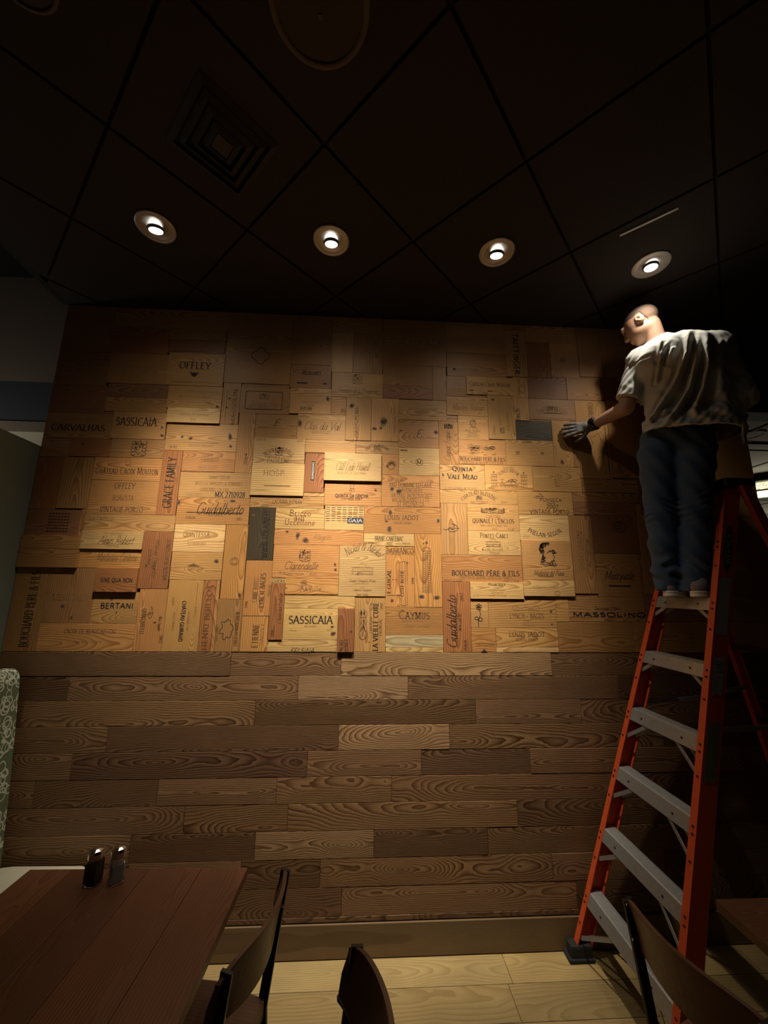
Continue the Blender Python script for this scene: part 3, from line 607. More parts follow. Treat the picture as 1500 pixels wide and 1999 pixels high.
(-0.150,0.137,1.812,2.119,13,'p','h',[('Nickel & Nickel', 'c', 0.5, 0.84, 0.88, 0.16, 0, 'b', 'arc'), ('*house', 0, 0.5, 0.53, 0.5, 0.24, 0, 'f'), ('Single Vineyard Wines', 'c', 0.5, 0.31, 0.56, 0.06, 0, 'b'), ('NAPA VALLEY', 's', 0.5, 0.25, 0.3, 0.03, 0, 'f'), ('2004', 's', 0.5, 0.18, 0.1, 0.025, 0, 'f'), ('Cabernet Sauvignon', 'c', 0.5, 0.13, 0.4, 0.05, 0, 'b'), ('Napa Valley', 'c', 0.5, 0.04, 0.26, 0.045, 0, 'b')]),
(0.137,0.313,2.067,2.117,12,'o','h',[('BARRANCO', 'S', 0.5, 0.5, 0.96, 0.62, 0, 'b')]),
(0.137,0.314,1.751,2.067,12,'o','v',[('E.GUIGAL', 'S', 0.11, 0.48, 0.45, 0.13, 90, 'k'), ('COTE ROTIE', 'S', 0.57, 0.45, 0.5, 0.12, 90, 'b'), ('*scroll', 0, 0.62, 0.45, 0.3, 0.86, 0, 'b'), ('1999', 's', 0.95, 0.5, 0.12, 0.09, 90, 'b'), ('*knot', 0, 0.25, 0.52, 0.05, 0.02), ('*knot', 0, 0.35, 0.52, 0.05, 0.02), ('*knot', 0, 0.22, 0.12, 0.12, 0.06), ('*rule', 0, 0.3, 0.22, 0.5, 0.01, 0, 'b')]),
(0.314,0.485,1.751,2.199,13,'o','v',[('*gothic', 0, 0.45, 0.5, 0.34, 0.62, 0, 'b'), ('*knot', 0, 0.45, 0.88, 0.1, 0.04), ('*knot', 0, 0.34, 0.87, 0.06, 0.02), ('*knot', 0, 0.25, 0.14, 0.2, 0.06), ('*knot', 0, 0.8, 0.13, 0.22, 0.06)]),
(0.138,0.486,1.589,1.751,12,'o','h',[('Caymus', 'S', 0.5, 0.74, 0.54, 0.3, 0, 'b'), ('NAPA VALLEY', 's', 0.5, 0.52, 0.44, 0.1, 0, 'f'), ('CABERNET SAUVIGNON', 's', 0.55, 0.32, 0.44, 0.08, 0, 'f')]),
(0.138,0.486,1.519,1.589,12,'g','h',[]),
(0.140,0.485,1.492,1.519,12,'p','h',[]),
(-0.047,0.138,1.492,1.803,12,'y','v',[('LA VIEILLE CURE', 'S', 0.68, 0.47, 0.9, 0.16, 90, 'k'), ('CHATEAU', 's', 0.53, 0.5, 0.3, 0.08, 90, 'b'), ('FRONSAC', 's', 0.84, 0.46, 0.32, 0.09, 90, 'b'), ('2011', 's', 0.87, 0.85, 0.12, 0.08, 90, 'b'), ('*crest', 0, 0.27, 0.5, 0.26, 0.56, 0, 'b'), ('*ring', 0, 0.53, 0.84, 0.1, 0.12, 0, 'b'), ('*knot', 0, 0.48, 0.18, 0.05, 0.02)]),
(-0.146,-0.047,1.492,1.739,22,'r','v',[('AGRU', 'S', 0.25, 0.16, 0.24, 0.22, 90, 'b'), ('HUNDT', 's', 0.55, 0.16, 0.3, 0.2, 90, 'b'), ('*knot', 0, 0.82, 0.48, 0.16, 0.07)]),
(-0.469,-0.146,1.559,1.739,12,'p','h',[('SASSICAIA', 'S', 0.5, 0.64, 0.8, 0.24, 0, 'k'), ('BOLGHERI', 's', 0.5, 0.43, 0.22, 0.05, 0, 'k'), ('ITALIA', 's', 0.18, 0.3, 0.13, 0.05, 0, 'b'), ('2012', 's', 0.85, 0.32, 0.1, 0.05, 0, 'b'), ('*knot', 0, 0.9, 0.42, 0.06, 0.08), ('*knot', 0, 0.92, 0.2, 0.1, 0.14)]),
(-0.555,-0.146,1.492,1.559,12,'p','h',[('FELSINA', 'c', 0.5, 0.12, 0.34, 0.42, 0, 'k')]),
(-0.552,-0.469,1.559,1.884,16,'r','v',[('Chateau Latour', 'c', 0.72, 0.55, 0.55, 0.3, 90, 'b'), ('1990', 's', 0.3, 0.12, 0.12, 0.2, 90, 'b'), ('GRAND', 's', 0.42, 0.45, 0.3, 0.12, 90, 'f')]),
(-0.710,-0.555,1.492,1.694,12,'o','v',[('ETIENNE', 'S', 0.55, 0.45, 0.66, 0.22, 90, 'b'), ('SAUZET', 's', 0.8, 0.5, 0.6, 0.1, 90, 'f')]),
(-0.854,-0.710,1.492,1.790,12,'b','v',[('*map', 0, 0.42, 0.42, 0.6, 0.44, 0, 'k'), ('CHATEAU DOISY DAENE', 'S', 0.82, 0.44, 0.66, 0.13, 90, 'b'), ('SAUTERNES', 's', 0.05, 0.35, 0.32, 0.08, 90, 'b')]),
(-0.949,-0.875,1.492,1.899,12,'r','v',[('HENRI BOILLOT', 'S', 0.5, 0.48, 0.92, 0.4, 90, 'b')]),
(-0.875,-0.854,1.492,1.898,12,'b','v',[]),
(-1.151,-0.949,1.492,1.899,12,'y','v',[('CHÂTEAU GUIRAUD', 'n', 0.5, 0.42, 0.56, 0.11, -90, 'k'), ('2009', 's', 0.17, 0.7, 0.12, 0.07, -90, 'f'), ('SAUTERNES', 's', 0.25, 0.42, 0.26, 0.05, -90, 'b'), ('1er GRAND CRU', 's', 0.66, 0.42, 0.26, 0.05, -90, 'f'), ('1855', 's', 0.84, 0.55, 0.14, 0.07, -90, 'f')]),
(-1.312,-1.151,1.492,1.845,12,'o','v',[('QUINTARELLI', 'S', 0.24, 0.48, 0.4, 0.16, -90, 'b'), ('*swirl', 0, 0.45, 0.6, 0.25, 0.24, 0, 'b'), ('Alois Lageder', 'c', 0.85, 0.45, 0.24, 0.12, -90, 'k'), ('2003', 's', 0.95, 0.2, 0.12, 0.12, -90, 'b'), ('*knot', 0, 0.66, 0.46, 0.1, 0.03)]),
(-1.331,-1.156,1.845,2.186,13,'r','v',[('FONTS LUCIE NZDVK', 'S', 0.86, 0.5, 0.72, 0.13, -90, 'b'), ('Wairau Daughters', 'c', 0.5, 0.52, 0.7, 0.16, -90, 'b'), ('VERONA', 's', 0.28, 0.55, 0.28, 0.1, -90, 'b'), ('*knot', 0, 0.2, 0.4, 0.12, 0.06)]),
(-1.692,-1.158,2.186,2.288,12,'y','h',[('Casa Castillo', 'S', 0.16, 0.75, 0.3, 0.26, 0, 'f')]),
(-1.691,-1.331,2.074,2.186,20,'p','h',[('Alain Robert', 'c', 0.56, 0.5, 0.56, 0.46, 0, 'b'), ('LE MESNIL', 's', 0.52, 0.85, 0.32, 0.1, 0, 'f'), ('CHAMPAGNE', 's', 0.52, 0.2, 0.24, 0.12, 0, 'f')]),
(-1.689,-1.332,1.963,2.074,12,'o','h',[('Monfortino Conterno', 'c', 0.6, 0.6, 0.66, 0.44, 0, 'b')]),
(-1.571,-1.331,1.824,1.963,26,'r','h',[('SINE QUA NON', 'n', 0.52, 0.5, 0.76, 0.17, 0, 'k')]),
(-1.572,-1.312,1.647,1.824,12,'y','h',[('BERTANI', 'n', 0.54, 0.56, 0.72, 0.17, 0, 'k'), ('*knot', 0, 0.4, 0.78, 0.1, 0.08), ('*knot', 0, 0.55, 0.35, 0.04, 0.06)]),
(-1.844,-1.572,1.647,1.962,12,'b','v',[('MESSORIO', 's', 0.52, 0.46, 0.72, 0.1, 0, 'f'), ('*knot', 0, 0.62, 0.1, 0.06, 0.06), ('*knot', 0, 0.4, 0.3, 0.1, 0.06)]),
(-2.028,-1.844,1.492,1.962,12,'b','v',[('BOUCHARD PERE & FILS', 'S', 0.62, 0.5, 0.9, 0.26, 90, 'k')]),
(-2.028,-1.691,2.072,2.153,25,'b','h',[]),
(-2.028,-1.689,1.962,2.072,26,'b','h',[]),
(-1.844,-1.312,1.492,1.647,12,'o','h',[('CROIX DE BEAUCAILLOU', 'S', 0.53, 0.72, 0.54, 0.14, 0, 'b'), ('SAINT JULIEN', 's', 0.53, 0.34, 0.28, 0.08, 0, 'b')]),
(-2.028,-1.718,2.152,2.311,12,'v','h',[('*grid', 0, 0.6, 0.5, 0.4, 0.8, 0, 'k')]),
(-1.718,-1.692,2.153,2.319,12,'b','v',[]),
(0.965,1.119,3.313,3.669,12,'y','v',[('TAITTINGER', 'n', 0.5, 0.5, 0.9, 0.24, -90, 'k'), ('REIMS FRANCE', 's', 0.85, 0.35, 0.3, 0.07, -90, 'b')]),
(1.119,1.489,3.589,3.721,12,'b','h',[]),
(1.119,1.286,3.314,3.589,12,'r','v',[('*knot', 0, 0.5, 0.2, 0.1, 0.06)]),
(1.286,1.489,3.321,3.589,12,'y','v',[('*ring', 0, 0.45, 0.5, 0.22, 0.16, 0, 'k'), ('M', 'S', 0.45, 0.5, 0.12, 0.08, 0, 'k')]),
(1.489,1.664,3.332,3.721,14,'b','v',[]),
(1.665,1.956,3.332,3.721,12,'b','h',[]),
(0.548,0.966,3.480,3.721,12,'b','h',[]),
(0.548,0.965,3.300,3.480,12,'b','h',[('DOMAINE WEINBACH', 's', 0.5, 0.25, 0.3, 0.1, 0, 'f'), ('*knot', 0, 0.12, 0.3, 0.06, 0.12)]),
(0.541,0.679,3.148,3.300,13,'b','h',[('*ring', 0, 0.5, 0.5, 0.3, 0.3, 0, 'f')]),
(0.539,0.821,3.009,3.148,13,'y','h',[('Marchesi Antinori', 'c', 0.5, 0.45, 0.76, 0.34, 0, 'b'), ('TENUTA', 's', 0.5, 0.15, 0.7, 0.1, 0, 'f')]),
(0.679,1.006,3.166,3.300,16,'y','h',[('Château Croix Mouton', 'S', 0.5, 0.6, 0.86, 0.26, 0, 'b'), ('*ring', 0, 0.48, 0.88, 0.1, 0.2, 0, 'f'), ('*rule', 0, 0.1, 0.22, 0.09, 0.07, 0, 'b'), ('*rule', 0, 0.5, 0.2, 0.1, 0.07, 0, 'b')]),
(1.006,1.111,3.157,3.310,12,'y','v',[('CORNAS 2004', 's', 0.4, 0.5, 0.8, 0.16, 90, 'b'), ('*rule', 0, 0.75, 0.5, 0.06, 0.6, 0, 'f')]),
(1.006,1.107,2.988,3.157,13,'y','v',[('SCHO', 'S', 0.22, 0.26, 0.5, 0.24, -90, 'k'), ('75', 's', 0.85, 0.15, 0.2, 0.14, -90, 'b')]),
(1.111,1.385,3.152,3.313,12,'v','h',[('*seal', 0, 0.5, 0.45, 0.4, 0.5, 0, 'f')]),
(1.107,1.431,2.998,3.152,12,'b','h',[('CHATEAU TERTRE', 'S', 0.5, 0.3, 0.7, 0.2, 0, 'f', 'arc'), ('*rule', 0, 0.52, 0.32, 0.42, 0.04, 0, 'b'), ('*crest', 0, 0.5, 0.5, 0.24, 0.34, 0, 'f')]),
(1.385,1.626,3.152,3.321,14,'b','h',[]),
(1.626,1.935,3.164,3.332,12,'v','h',[]),
(0.821,1.007,2.847,3.166,14,'y','v',[('05', 'S', 0.5, 0.2, 0.13, 0.14, 90, 'k'), ('1992', 's', 0.2, 0.2, 0.2, 0.1, 90, 'b'), ('KISTLER', 's', 0.72, 0.4, 0.4, 0.08, 90, 'b'), ('*rule', 0, 0.42, 0.55, 0.02, 0.8, 0, 'f'), ('*knot', 0, 0.2, 0.9, 0.14, 0.06)]),
(0.613,0.821,2.839,3.009,12,'y','h',[('*face', 0, 0.5, 0.68, 0.34, 0.42, 0, 'b'), ('PAUL HOBBS', 's', 0.48, 0.38, 0.5, 0.09, 0, 'b'), ('WINERY', 's', 0.48, 0.28, 0.3, 0.07, 0, 'b'), ('SEBASTOPOL', 's', 0.48, 0.17, 0.42, 0.08, 0, 'b'), ('CALIFORNIA', 's', 0.48, 0.08, 0.5, 0.06, 0, 'f')]),
(1.007,1.257,2.847,2.988,10,'d','h',[]),
(0.930,1.257,2.667,2.847,12,'y','h',[('20', 'S', 0.24, 0.5, 0.08, 0.12, 0, 'k'), ('00', 'S', 0.76, 0.5, 0.07, 0.1, 0, 'k'), ('BESSIN & F', 's', 0.48, 0.93, 0.26, 0.08, 0, 'b')]),
(0.613,0.930,2.667,2.839,12,'o','h',[('BOUCHARD PERE & FILS', 'S', 0.5, 0.22, 0.96, 0.14, 0, 'k'), ('CHATEAU DE BEAUNE COTE D OR', 's', 0.5, 0.08, 0.86, 0.09, 0, 'b'), ('*grapes', 0, 0.5, 0.62, 0.6, 0.4, 0, 'b')]),
(0.483,0.781,2.492,2.660,12,'y','h',[('Quinta', 'S', 0.5, 0.86, 0.44, 0.2, 0, 'k'), ('DO', 's', 0.46, 0.7, 0.1, 0.08, 0, 'b'), ('Vale Meão', 'S', 0.5, 0.54, 0.66, 0.2, 0, 'k'), ('F. OLAZABAL & FILHOS', 's', 0.46, 0.06, 0.7, 0.08, 0, 'b'), ('*knot', 0, 0.07, 0.58, 0.05, 0.12)]),
(0.781,1.101,2.493,2.667,12,'y','h',[('CHATEAU', 's', 0.5, 0.9, 0.24, 0.1, 0, 'b'), ('LEOVILLE BARTON', 'S', 0.5, 0.64, 0.46, 0.13, 0, 'b', 'arc'), ('*gates', 0, 0.5, 0.44, 0.74, 0.7, 0, 'b'), ('ST-JULIEN MEDOC', 's', 0.5, 0.18, 0.38, 0.1, 0, 'k'), ('12 BT 75', 's', 0.1, 0.07, 0.16, 0.07, 0, 'b')]),
(1.101,1.430,2.495,2.665,12,'y','h',[('*face', 0, 0.5, 0.45, 0.2, 0.6, 0, 'f')]),
(1.257,1.388,2.665,2.998,12,'y','v',[('75 CL', 's', 0.1, 0.85, 0.2, 0.07, 90, 'b'), ('2008', 's', 0.12, 0.35, 0.2, 0.08, 90, 'b'), ('*knot', 0, 0.4, 0.1, 0.2, 0.1)]),
(1.431,1.652,2.590,3.152,12,'y','v',[('CHIARELLI', 'S', 0.5, 0.85, 0.24, 0.16, -90, 'b'), ('*map', 0, 0.6, 0.4, 0.5, 0.4, 0, 'b'), ('*rule', 0, 0.9, 0.4, 0.02, 0.7, 0, 'k')]),
(1.654,1.835,2.599,3.158,12,'o','h',[('*face', 0, 0.3, 0.15, 0.3, 0.2, 0, 'b')]),
(0.481,0.992,2.401,2.492,12,'y','h',[('CHATEAU BLEUZAC', 'S', 0.5, 0.3, 0.5, 0.28, 0, 'b', 'arc'), ('SAUTERNES', 's', 0.5, 0.12, 0.22, 0.14, 0, 'b'), ('*crest', 0, 0.5, 0.46, 0.08, 0.3, 0, 'f'), ('2007', 's', 0.82, 0.14, 0.08, 0.14, 0, 'b')]),
(0.992,1.358,2.339,2.493,12,'y','h',[('FONSECA', 'n', 0.6, 0.65, 0.4, 0.13, 0, 'b'), ('PORTO', 'n', 0.6, 0.5, 0.16, 0.07, 0, 'b'), ('2007', 'S', 0.62, 0.36, 0.22, 0.16, 0, 'k'), ('VINTAGE PORTO', 'n', 0.56, 0.13, 0.72, 0.17, 0, 'b'), ('*swirl', 0, 0.38, 0.78, 0.2, 0.3, 0, 'b')]),
(0.655,0.992,2.227,2.401,13,'y','h',[('*crest', 0, 0.5, 0.76, 0.5, 0.2, 0, 'b'), ('CHATEAU', 's', 0.5, 0.54, 0.28, 0.1, 0, 'b'), ("QUINAULT L'ENCLOS", 'S', 0.5, 0.37, 0.8, 0.16, 0, 'k'), ('SAINT EMILION GRAND CRU', 's', 0.5, 0.2, 0.52, 0.08, 0, 'b'), ('2006', 's', 0.52, 0.07, 0.12, 0.07, 0, 'b'), ('12 BT', 's', 0.85, 0.07, 0.14, 0.07, 0, 'b')]),
(0.483,0.655,2.072,2.401,12,'y','v',[('*swirl', 0, 0.4, 0.5, 0.6, 0.2, 0, 'k')]),
(0.993,1.318,2.170,2.337,13,'p','h',[('PHELAN-SEGUR', 'S', 0.5, 0.22, 0.7, 0.16, 0, 'b', 'arcd'), ('2005', 's', 0.12, 0.15, 0.13, 0.08, 0, 'f')]),
(0.655,0.993,2.072,2.227,13,'p','h',[('Pontet-Canet', 'S', 0.5, 0.82, 0.54, 0.2, 0, 'b'), ('*house', 0, 0.48, 0.5, 0.3, 0.36, 0, 'b'), ('GRAND CRU CLASSE', 's', 0.48, 0.22, 0.36, 0.08, 0, 'b'), ('PAUILLAC', 's', 0.5, 0.1, 0.2, 0.1, 0, 'b'), ('*knot', 0, 0.27, 0.22, 0.03, 0.08)]),
(0.485,0.994,1.905,2.072,12,'o','h',[('BOUCHARD PÈRE & FILS', 'S', 0.54, 0.33, 0.84, 0.18, 0, 'k'), ("CHATEAU DE BEAUNE, COTE D'OR, FRANCE", 's', 0.54, 0.17, 0.66, 0.1, 0, 'b'), ('PRODUIT DE FRANCE', 's', 0.14, 0.05, 0.24, 0.07, 0, 'b'), ('VIGNES DE L ENFANT', 's', 0.86, 0.05, 0.2, 0.07, 0, 'b')]),
(0.995,1.318,1.922,2.170,20,'y','h',[('*portrait', 0, 0.51, 0.64, 0.36, 0.6, 0, 'k'), ('Madonna del Piano', 'c', 0.5, 0.18, 0.6, 0.14, 0, 'k'), ('*rule', 0, 0.45, 0.09, 0.3, 0.012, 0, 'k')]),
(0.657,0.993,1.804,1.906,18,'p','h',[('Pillar Rock', 'S', 0.5, 0.88, 0.32, 0.16, 0, 'b'), ('2003', 's', 0.5, 0.68, 0.1, 0.07, 0, 'b'), ('PROPRIETOR RESERVE', 's', 0.5, 0.52, 0.3, 0.06, 0, 'b'), ('NAPA VALLEY', 's', 0.5, 0.36, 0.22, 0.07, 0, 'b'), ('CABERNET SAUVIGNON', 's', 0.5, 0.2, 0.34, 0.07, 0, 'b'), ('BOTTLED AT ESTATE', 's', 0.18, 0.2, 0.26, 0.05, 0, 'f'), ('ALC 14 BY VOL', 's', 0.85, 0.2, 0.22, 0.05, 0, 'f')]),
(0.994,1.318,1.823,1.922,20,'p','h',[('STAGS LEAP', 's', 0.42, 0.55, 0.5, 0.12, 0, 'f'), ('*ring', 0, 0.65, 0.2, 0.1, 0.24, 0, 'f')]),
(0.486,0.657,1.492,1.905,12,'r','v',[('Guidalberto', 'c', 0.3, 0.42, 0.74, 0.36, 90, 'k'), ('*rule', 0, 0.5, 0.45, 0.02, 0.62, 0, 'k'), ('BOLGHERI', 's', 0.6, 0.42, 0.24, 0.1, 90, 'k'), ('2012', 's', 0.7, 0.78, 0.12, 0.1, 90, 'k'), ('ITALIA', 's', 0.78, 0.1, 0.14, 0.1, 90, 'k')]),
(0.657,0.767,1.635,1.803,12,'y','h',[('*flower', 0, 0.45, 0.42, 0.5, 0.8, 0, 'k')]),
(0.767,1.193,1.634,1.804,12,'y','h',[('LYNCH - BAGES', 'S', 0.56, 0.42, 0.5, 0.18, 0, 'b'), ('*castle', 0, 0.55, 0.7, 0.4, 0.16, 0, 'f'), ('1997', 's', 0.56, 0.24, 0.1, 0.08, 0, 'f'), ('PAUILLAC', 's', 0.58, 0.12, 0.18, 0.1, 0, 'f'), ('*knot', 0, 0.92, 0.58, 0.04, 0.1), ('*knot', 0, 0.92, 0.12, 0.03, 0.08)]),
(1.193,1.273,1.672,1.823,13,'y','h',[]),
(0.657,0.806,1.492,1.635,12,'o','h',[('CARPOGIOANNI', 's', 0.55, 0.32, 0.8, 0.12, 0, 'b'), ('*crown', 0, 0.5, 0.08, 0.24, 0.2, 0, 'k')]),
(0.807,1.192,1.520,1.634,12,'y','h',[('LOUIS JADOT', 'S', 0.5, 0.68, 0.58, 0.24, 0, 'b'), ('BEAUNE FRANCE', 's', 0.5, 0.4, 0.36, 0.12, 0, 'b')]),
(0.806,1.191,1.492,1.520,13,'p','h',[]),
(1.193,1.666,1.492,1.672,12,'b','h',[]),
(1.273,1.759,1.673,1.823,12,'b','h',[('MASSOLINO', 'n', 0.52, 0.28, 0.96, 0.17, 0, 'k'), ('Santiago Otero', 'c', 0.5, 0.55, 0.34, 0.16, 0, 'k')]),
(1.318,1.469,1.841,2.339,14,'b','v',[('GUIDO VERANI', 'S', 0.42, 0.55, 0.5, 0.18, 90, 'f'), ('CHERUBELLO', 's', 0.66, 0.5, 0.5, 0.12, 90, 'f')]),
(1.470,1.778,2.094,2.343,12,'v','h',[('*seal', 0, 0.6, 0.7, 0.3, 0.3, 0, 'k')]),
(1.469,1.760,1.823,2.094,12,'b','h',[('Merryvale', 'c', 0.5, 0.5, 0.66, 0.2, 0, 'k'), ('*rule', 0, 0.5, 0.25, 0.5, 0.03, 0, 'k')]),
(1.359,1.810,2.429,2.495,12,'b','h',[]),
(1.359,1.778,2.343,2.429,12,'v','h',[('Villa Toscana', 'c', 0.5, 0.5, 0.5, 0.4, 0, 'f')]),
(1.958,2.291,3.501,3.721,12,'b','h',[]),
(1.956,2.290,3.165,3.501,12,'v','v',[]),
(1.906,2.319,2.876,3.164,12,'b','h',[]),
(1.835,2.318,2.600,2.876,12,'b','h',[]),
(1.810,2.279,2.352,2.600,12,'v','h',[]),
(1.779,1.942,1.844,2.352,12,'b','v',[]),
(2.014,2.645,2.088,2.352,12,'b','h',[]),
(1.942,2.645,1.844,2.088,12,'b','h',[]),
(1.761,2.320,1.676,1.844,12,'v','h',[]),
(1.667,2.050,1.492,1.673,12,'b','h',[]),
(2.051,2.645,1.492,1.676,12,'b','v',[]),
(2.292,2.645,3.181,3.721,12,'b','v',[]),
(2.319,2.645,2.610,3.181,12,'b','v',[]),
(2.318,2.645,2.353,2.610,12,'b','h',[]),
(-1.718,-0.958,3.577,3.721,10,'b','h',[]),
(2.322,2.647,1.677,1.842,10,'b','h',[]),
(1.432,1.812,2.497,2.592,10,'b','h',[]),
(1.837,1.907,2.877,3.162,10,'b','v',[]),
(1.942,2.012,2.087,2.352,10,'b','v',[]),
(1.387,1.432,2.667,2.997,10,'b','v',[]),
(2.277,2.317,2.352,2.597,10,'b','v',[]),
(0.967,1.117,3.667,3.721,10,'b','h',[]),
(-0.833,-0.518,3.162,3.187,10,'b','h',[]),
(-1.718,-1.338,3.557,3.577,10,'b','h',[]),
(0.217,0.482,2.942,2.967,10,'b','h',[]),
(0.992,1.192,1.802,1.822,10,'y','h',[]),
(1.762,1.777,1.842,2.092,10,'b','v',[]),
(1.937,1.957,3.162,3.332,10,'b','v',[]),
(-0.388,-0.258,2.427,2.452,10,'y','h',[]),
(-0.468,-0.148,1.812,1.822,10,'y','h',[]),
(1.317,1.467,1.822,1.842,10,'b','h',[]),
(0.537,0.612,2.967,3.007,10,'b','h',[]),
(0.677,0.822,3.147,3.167,10,'b','h',[]),
(1.777,1.812,2.352,2.427,10,'b','v',[]),
(-0.253,-0.243,3.342,3.602,10,'b','v',[]),
(-0.048,0.137,1.802,1.812,10,'y','h',[]),
(0.612,0.782,2.657,2.667,10,'y','h',[]),
(-1.853,-1.693,2.642,2.652,10,'b','h',[]),
(1.107,1.257,2.987,2.997,10,'b','h',[]),
(1.487,1.627,3.322,3.332,10,'b','h',[]),
(0.822,0.932,2.837,2.847,10,'y','h',[]),
(-1.718,-1.698,3.322,3.377,10,'b','v',[]),
(1.287,1.387,3.312,3.322,10,'b','h',[]),
(-0.963,-0.953,3.392,3.492,10,'b','v',[]),
(-1.683,-1.618,2.942,2.957,10,'b','h',[]),
(-1.298,-1.283,2.957,2.997,10,'b','v',[]),
]


# ------------------------------------------------------------------ back wall
def box_obj(name, lo, hi, mat, parent=None, bev=0.0):
    c = [(a + b) / 2 for a, b in zip(lo, hi)]; d = [b - a for a, b in zip(lo, hi)]
    o = MB().box((0, 0, 0), d, None, 0, bev).build(name, mat, parent); o.location = c
    return o

wall_back = tag(box_obj('wall_back', (XL, 0.0, 0.0), (XR, .14, ZC + .05), M['backing']), 'wall clad with wine crate panels above dark oak planks', 'wall', kind='structure')
WB = wall_back.location.copy()
for i, (x0, x1, z0, z1, t, tone, gr, marks) in enumerate(PANELS):
    t = t / 1000.0; gap = .0008
    w, h = x1 - x0 - 2 * gap, z1 - z0 - 2 * gap
    cx, cz = (x0 + x1) / 2, (z0 + z1) / 2
    tilt = rng.uniform(-.0015, .0015)
    o = board('crate_panel', wall_back, (w, t, h), (cx - WB.x, -t / 2 - .0005 - WB.y, cz - WB.z), M['crate'], TONE[tone], 0 if gr == 'h' else 2, 2 if gr == 'h' else 0, seed=i + 100, bev=.0011)
    if marks: panel_marks(o, w, h, -t / 2, marks, i + 5)

ROW = .1310
JOINTS = [[-.754, -.12, 1.138, 1.77], [-1.633, -.362, .273, 1.54], [-1.855, -.596, .667, 1.299], [-1.386, -.122, .511, 1.78], [-1.552, -.291, .347, .974, 2.24],
          [-1.723, -1.084, -.451, .18, 1.45], [-.93, -.383, .884, 1.52], [-1.193, -.548, .085, .711, 1.97], [-1.188, -.613, -.198, 1.064, 1.7], [-.966, -.081, 1.19], [-1.5, .3, 1.6]]
PT = {'m': (.295, .158, .076), 'l': (.46, .27, .132), 'd': (.195, .102, .050)}
PTONE = ['mmlmd', 'dmlmd', 'dmdmmd', 'mdlmd', 'mdmdmd', 'mdmmmd', 'mmmdd', 'mdldmd', 'dmdmmd', 'ddmd', 'dddd']
for r in range(11):
    z1 = ZP - .002 - r * ROW; z0 = max(z1 - ROW + .001, .158)
    if z1 - z0 < .01: continue
    xs = [XL + .001] + JOINTS[r] + [XR - .001]
    for k in range(len(xs) - 1):
        rr = random.Random(r * 31 + k)
        t = .011 + rr.uniform(-.0012, .0012)
        w = xs[k + 1] - xs[k] - .0015
        board('oak_plank', wall_back, (w, t, z1 - z0), ((xs[k] + xs[k + 1]) / 2 - WB.x, -t / 2 - .0005 - WB.y, (z0 + z1) / 2 - WB.z), M['oak'], PT[PTONE[r][k % len(PTONE[r])]], 0, 2,
              par=(rr.uniform(-.02, .05), rr.choice((-1, 1)) * rr.uniform(.05, .14), rr.uniform(95, 150)), seed=r * 50 + k + 900, bev=.0022)
bb = tag(box_obj('baseboard_back', (XL, -.020, .004), (XR, -.0005, .153), M['trim_wood'], bev=.003), 'stained wood baseboard along the panelled wall', 'baseboard', kind='structure')
set_grain(bb.data, [(v.co.x, v.co.z, 3.0) for v in bb.data.vertices], (.30, .004, 60)); bb.color = (.17, .108, .052, 1)

# ------------------------------------------------------------------ floor
floor = tag(box_obj('floor', (-4.5, -5.5, -.10), (7.0, 6.2, -.012), M['backing']), 'light oak plank floor', 'floor', kind='structure')
FW = .171
k = 0
y1 = -.002
while y1 > -3.0:
    rr = random.Random(k + 77); x = -2.03 - rr.uniform(0, 1.1)
    if k == 0: x = -3.05
    while x < 3.4:
        x2 = x + (1.22 if k else 1.27)
        a, b = max(x, -2.02), min(x2, 3.4)
        if b - a > .05:
            board('floor_plank', floor, (b - a - .002, FW - .0025, .012), ((a + b) / 2 - floor.location.x, y1 - FW / 2 - floor.location.y, -.0062 - floor.location.z), M['floor'], (.37, .255, .105), 0, 1,
                  par=(rr.uniform(.0, .05), rr.choice((-1, 1)) * rr.uniform(.03, .1), rr.uniform(60, 95)), seed=k * 40 + int(x * 7) + 3000, bev=.0012)
        x = x2
    y1 -= FW; k += 1

# ------------------------------------------------------------------ ceiling: tiles laid on the diagonal
ceiling = tag(box_obj('ceiling', (XL, -4.2, ZC + .016), (4.2, 0.0, ZC + .10), M['slab']), 'dark painted ceiling with diagonal tiles', 'ceiling', kind='structure')
CW = ceiling.location.copy()
E1, E2, C0 = Vector((.4510, -.4310)), Vector((.4400, .4450)), Vector((-.215, -.205))
def clip_poly(poly, x0, x1, y0, y1):
    for ax, lim, sg in ((0, x0, 1), (0, x1, -1), (1, y0, 1), (1, y1, -1)):
        out = []
        for i in range(len(poly)):
            p, q = poly[i - 1], poly[i]
            a, b = (p[ax] - lim) * sg, (q[ax] - lim) * sg
            if (a < 0) != (b < 0): t = a / (a - b); out.append((p[0] + t * (q[0] - p[0]), p[1] + t * (q[1] - p[1])))
            if b >= 0: out.append(q)
        poly = out
        if len(poly) < 3: return []
    return poly
bars = MB()
